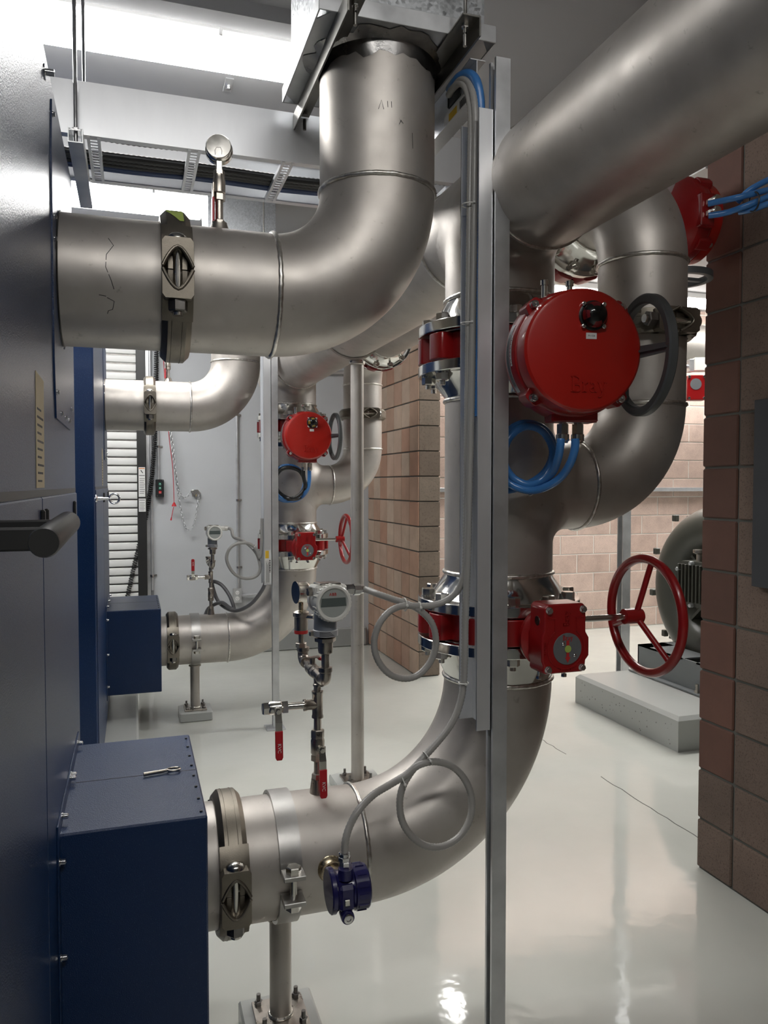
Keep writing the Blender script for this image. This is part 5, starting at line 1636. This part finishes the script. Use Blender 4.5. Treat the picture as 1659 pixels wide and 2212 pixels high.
Q = thing('blower_pump', 'dark grey round-cased pump with finned gearbox on a steel frame', 'pump', (4.0, 4.4, h))
fx0, fx1, fy0, fy1 = 3.47, 5.3, 4.02, 4.72
mb = MB().box(fx0 - .05, fx1, fy0 - .05, fy1 + .04, h + .004, h + .014)
mb.box(fx0, fx0 + .012, fy0, fy1, h + .014, h + .20).box(fx0, fx1, fy0, fy0 + .012, h + .014, h + .20).box(fx0, fx1, fy1 - .012, fy1, h + .014, h + .20)
mb.box(fx0, fx0 + .22, fy0 + .22, fy1, h + .19, h + .20).box(fx0, fx1, fy1 - .12, fy1, h + .19, h + .20)
mb.box(fx0, fx1, fy0, fy0 + .09, h + .19, h + .20)
mb.build('base_frame', PUMP2, Q)
for p in ((fx0 - .025, fy0 + .05), (fx0 - .025, fy1 - .03), (fx0 + .5, fy0 - .03)):
    MB().cyl((p[0], p[1], h + .01), (p[0], p[1], h + .07), .011, n=12).hexa((p[0], p[1], h + .014), (0, 0, 1), .03, .018).build('anchor_bolt', FIT, Q)
pc = V((3.95, 4.40, .815))
pa = V((-.995, -.10, 0)).normalized()
pu = V((0, 0, 1)).cross(pa).normalized()
pz = V((0, 0, 1))
P1 = [tuple(pc + (pu * math.cos(a_) + pz * math.sin(a_)) * .455) for a_ in [2 * PI * k / 60 for k in range(60)]]
MB().tube(P1, .150, 28, True).build('pump_volute', PUMP, Q, 60)
MB().lathe(pc - pa * .10, pa, [(-.03, .60), (-.028, .625), (.028, .625), (.03, .60), (.03, .40), (.10, .30), (.12, .10), (.12, .001)], 56).build('pump_casing', PUMP, Q)
for k in range(12):
    a_ = 2 * PI * (k + .3) / 12
    q = pc + (pu * math.cos(a_) + pz * math.sin(a_)) * .635
    MB().cyl(q - pa * .15, q - pa * .05, .012, n=10).hexa(q - pa * .072, pa, .036, .022).box(q.x - .02, q.x + .02, q.y + .06, q.y + .10, q.z - .025, q.z + .025, .005).build('casing_bolt', PUMP, Q)
for k in range(4):
    a_ = PI / 4 + k * PI / 2
    d_ = pu * math.cos(a_) + pz * math.sin(a_)
    e_ = pa.cross(d_)
    MB().prism([(.08, -.010), (.40, -.010), (.40, .010), (.08, .010)], pc - pa * .02, d_, e_, pa * .10).build('casing_rib', PUMP, Q)
gb = pc + pa * .26 + V((0, 0, .07)) + pu * .02
M = frame(gb, pu, pa, pz)
mb = MB(M).prism([(-.10, -.16), (.10, -.16), (.14, -.10), (.14, .10), (.10, .15), (-.10, .15), (-.14, .10), (-.14, -.10)], (0, -.14, 0), (1, 0, 0), (0, 0, 1), (0, .20, 0))
mb.build('gearbox_body', PUMP, Q)
for k in range(8):
    x = -.112 + .032 * k
    MB(M).box(x - .006, x + .006, .055, .085, -.13, .13, .003).build('gearbox_fin', PUMP, Q)
for x, z in ((-.12, .09), (.12, .09), (-.12, -.09), (.12, -.09), (0, .14), (0, -.15)):
    MB(M).hexa((x, .06, z), (0, 1, 0), .026, .03).build('cover_bolt', ZINC, Q)
MB(M).cyl((0, 0, .15), (0, 0, .20), .022, n=16).lathe((0, 0, .20), (0, 0, 1), [(0, .03), (.01, .045), (.03, .045), (.034, .001)], 20).build('breather_cap', FIT, Q)
for s in (-1, 1):
    q = pc + pu * .34 * s + V((0, 0, -.376))
    M2 = frame(q, pu, pa, pz)
    MB(M2).prism([(-.09, -.032), (.09, -.032), (.09, -.002), (.02, .05), (.02, .26), (-.05, .26), (-.05, .05), (-.09, -.002)][::1], (0, -.09, 0), (1, 0, 0), (0, 0, 1), (0, .18, 0)).build('pump_foot', PUMP, Q)
MB(frame(pc, pu, pa, pz)).box(-.10, .10, -.14, .06, .56, .635, .01).build('discharge_flange', PUMP, Q)

t = thing('strut_post', 'square zinc post standing behind the pump pad in the hall', 'strut post', (3.74, 5.25, 0))
strut_mb(3.70, 5.24, .01, ZC - .005, .075).build('strut_channel', ZINC, t)
MB().box(3.64, 3.84, 5.17, 5.37, 0, .01).build('base_plate', ZINC, t)
t = thing('wall_strut', 'level zinc strut rail along the pink block hall wall', 'strut rail', (4.5, YB - .03, 1.51))
MB().box(2.42, 7.6, YB - .042, YB - .001, 1.488, 1.53, .002).build('strut_channel', ZINC, t)
tag(MB().box(5.72, 5.76, YB - .042, YB - .001, 2.10, 2.42, .002).build('wall_strut', ZINC), 'short upright zinc strut on the pink block hall wall', 'strut rail')
# overhead line in the hall with a small gear operator
p = thing('steel_pipe', 'large grey steel pipe crossing high in the hall beyond the opening', 'pipe', (4.6, 5.45, 2.72))
MB().cyl((2.6, 5.75, 2.80), (6.9, 5.45, 2.72), .19, n=56).build('straight_pipe', STEEL, p)
weld((4.75, 5.60, 2.76), (1, -.07, -.018), .19, p)
g_ = thing('gear_operator', 'small dark red gear operator under the high pipe in the hall', 'valve operator', (4.02, 4.82, 2.2))
M = frame((4.02, 4.80, 2.295), (.94, -.34, 0), (.34, .94, 0), (0, 0, 1))
MB(M).prism([(-.07, -.10), (.07, -.10), (.07, .05), (.05, .09), (-.05, .09), (-.07, .05)], (0, 0, 0), (1, 0, 0), (0, 0, 1), (0, .08, 0)).build('gear_housing', RED, g_, bevel=.005)
MB(M).lathe((-.005, .001, .02), (0, -1, 0), [(0, .042), (.003, .042), (.003, .001)], 28).build('indicator_plate', MAT['plate_grey'], g_)
for x, z in ((-.055, .075), (.055, .075), (-.055, -.085), (.055, -.085)):
    MB(M).hexa((x, 0, z), (0, -1, 0), .018, .01).build('cover_bolt', CHROME, g_)
MB(M).cyl((0, .07, 0), (0, .30, 0), .05, n=24).build('mounting_neck', RED, g_)
w_ = thing('junction_box', 'white junction box with a conduit above the small hall gear operator', 'junction box', (4.05, 4.86, 2.42))
MB(M).box(.0, .12, .04, .13, .125, .225, .004).build('box_body', WHITEP, w_)
MB(M).box(-.035, .0, .05, .12, .120, .215, .004).build('box_hub', ZINC, w_)
MB(M).cyl((-.03, .085, .165), (-.9, .085, .165), .014, n=14).build('box_conduit', ZINC, w_)

# ================================================================ camera and world
cam = bpy.data.cameras.new('camera')
co = bpy.data.objects.new('camera', cam)
COL.objects.link(co)
co.location = (0, 0, 1.562)
co.rotation_euler = (math.radians(90 - 2.03), 0, math.radians(-18.0))
cam.sensor_fit = 'VERTICAL'
cam.sensor_height = 24
cam.lens = 1667 / 2212 * 24
cam.clip_start = .02
cam.clip_end = 100
SC.camera = co
wd = bpy.data.worlds.new('room_air')
wd.use_nodes = True
wd.node_tree.nodes['Background'].inputs[0].default_value = (.5, .5, .5, 1)
wd.node_tree.nodes['Background'].inputs[1].default_value = .05
SC.world = wd
SC.view_settings.view_transform = 'Standard'
SC.view_settings.look = 'None'
SC.view_settings.gamma = 1
SC.view_settings.exposure = EXPO
SC.cycles.max_bounces = 8
SC.cycles.diffuse_bounces = 4
SC.cycles.glossy_bounces = 5
SC.cycles.use_denoising = True
SC.cycles.sample_clamp_indirect = 6
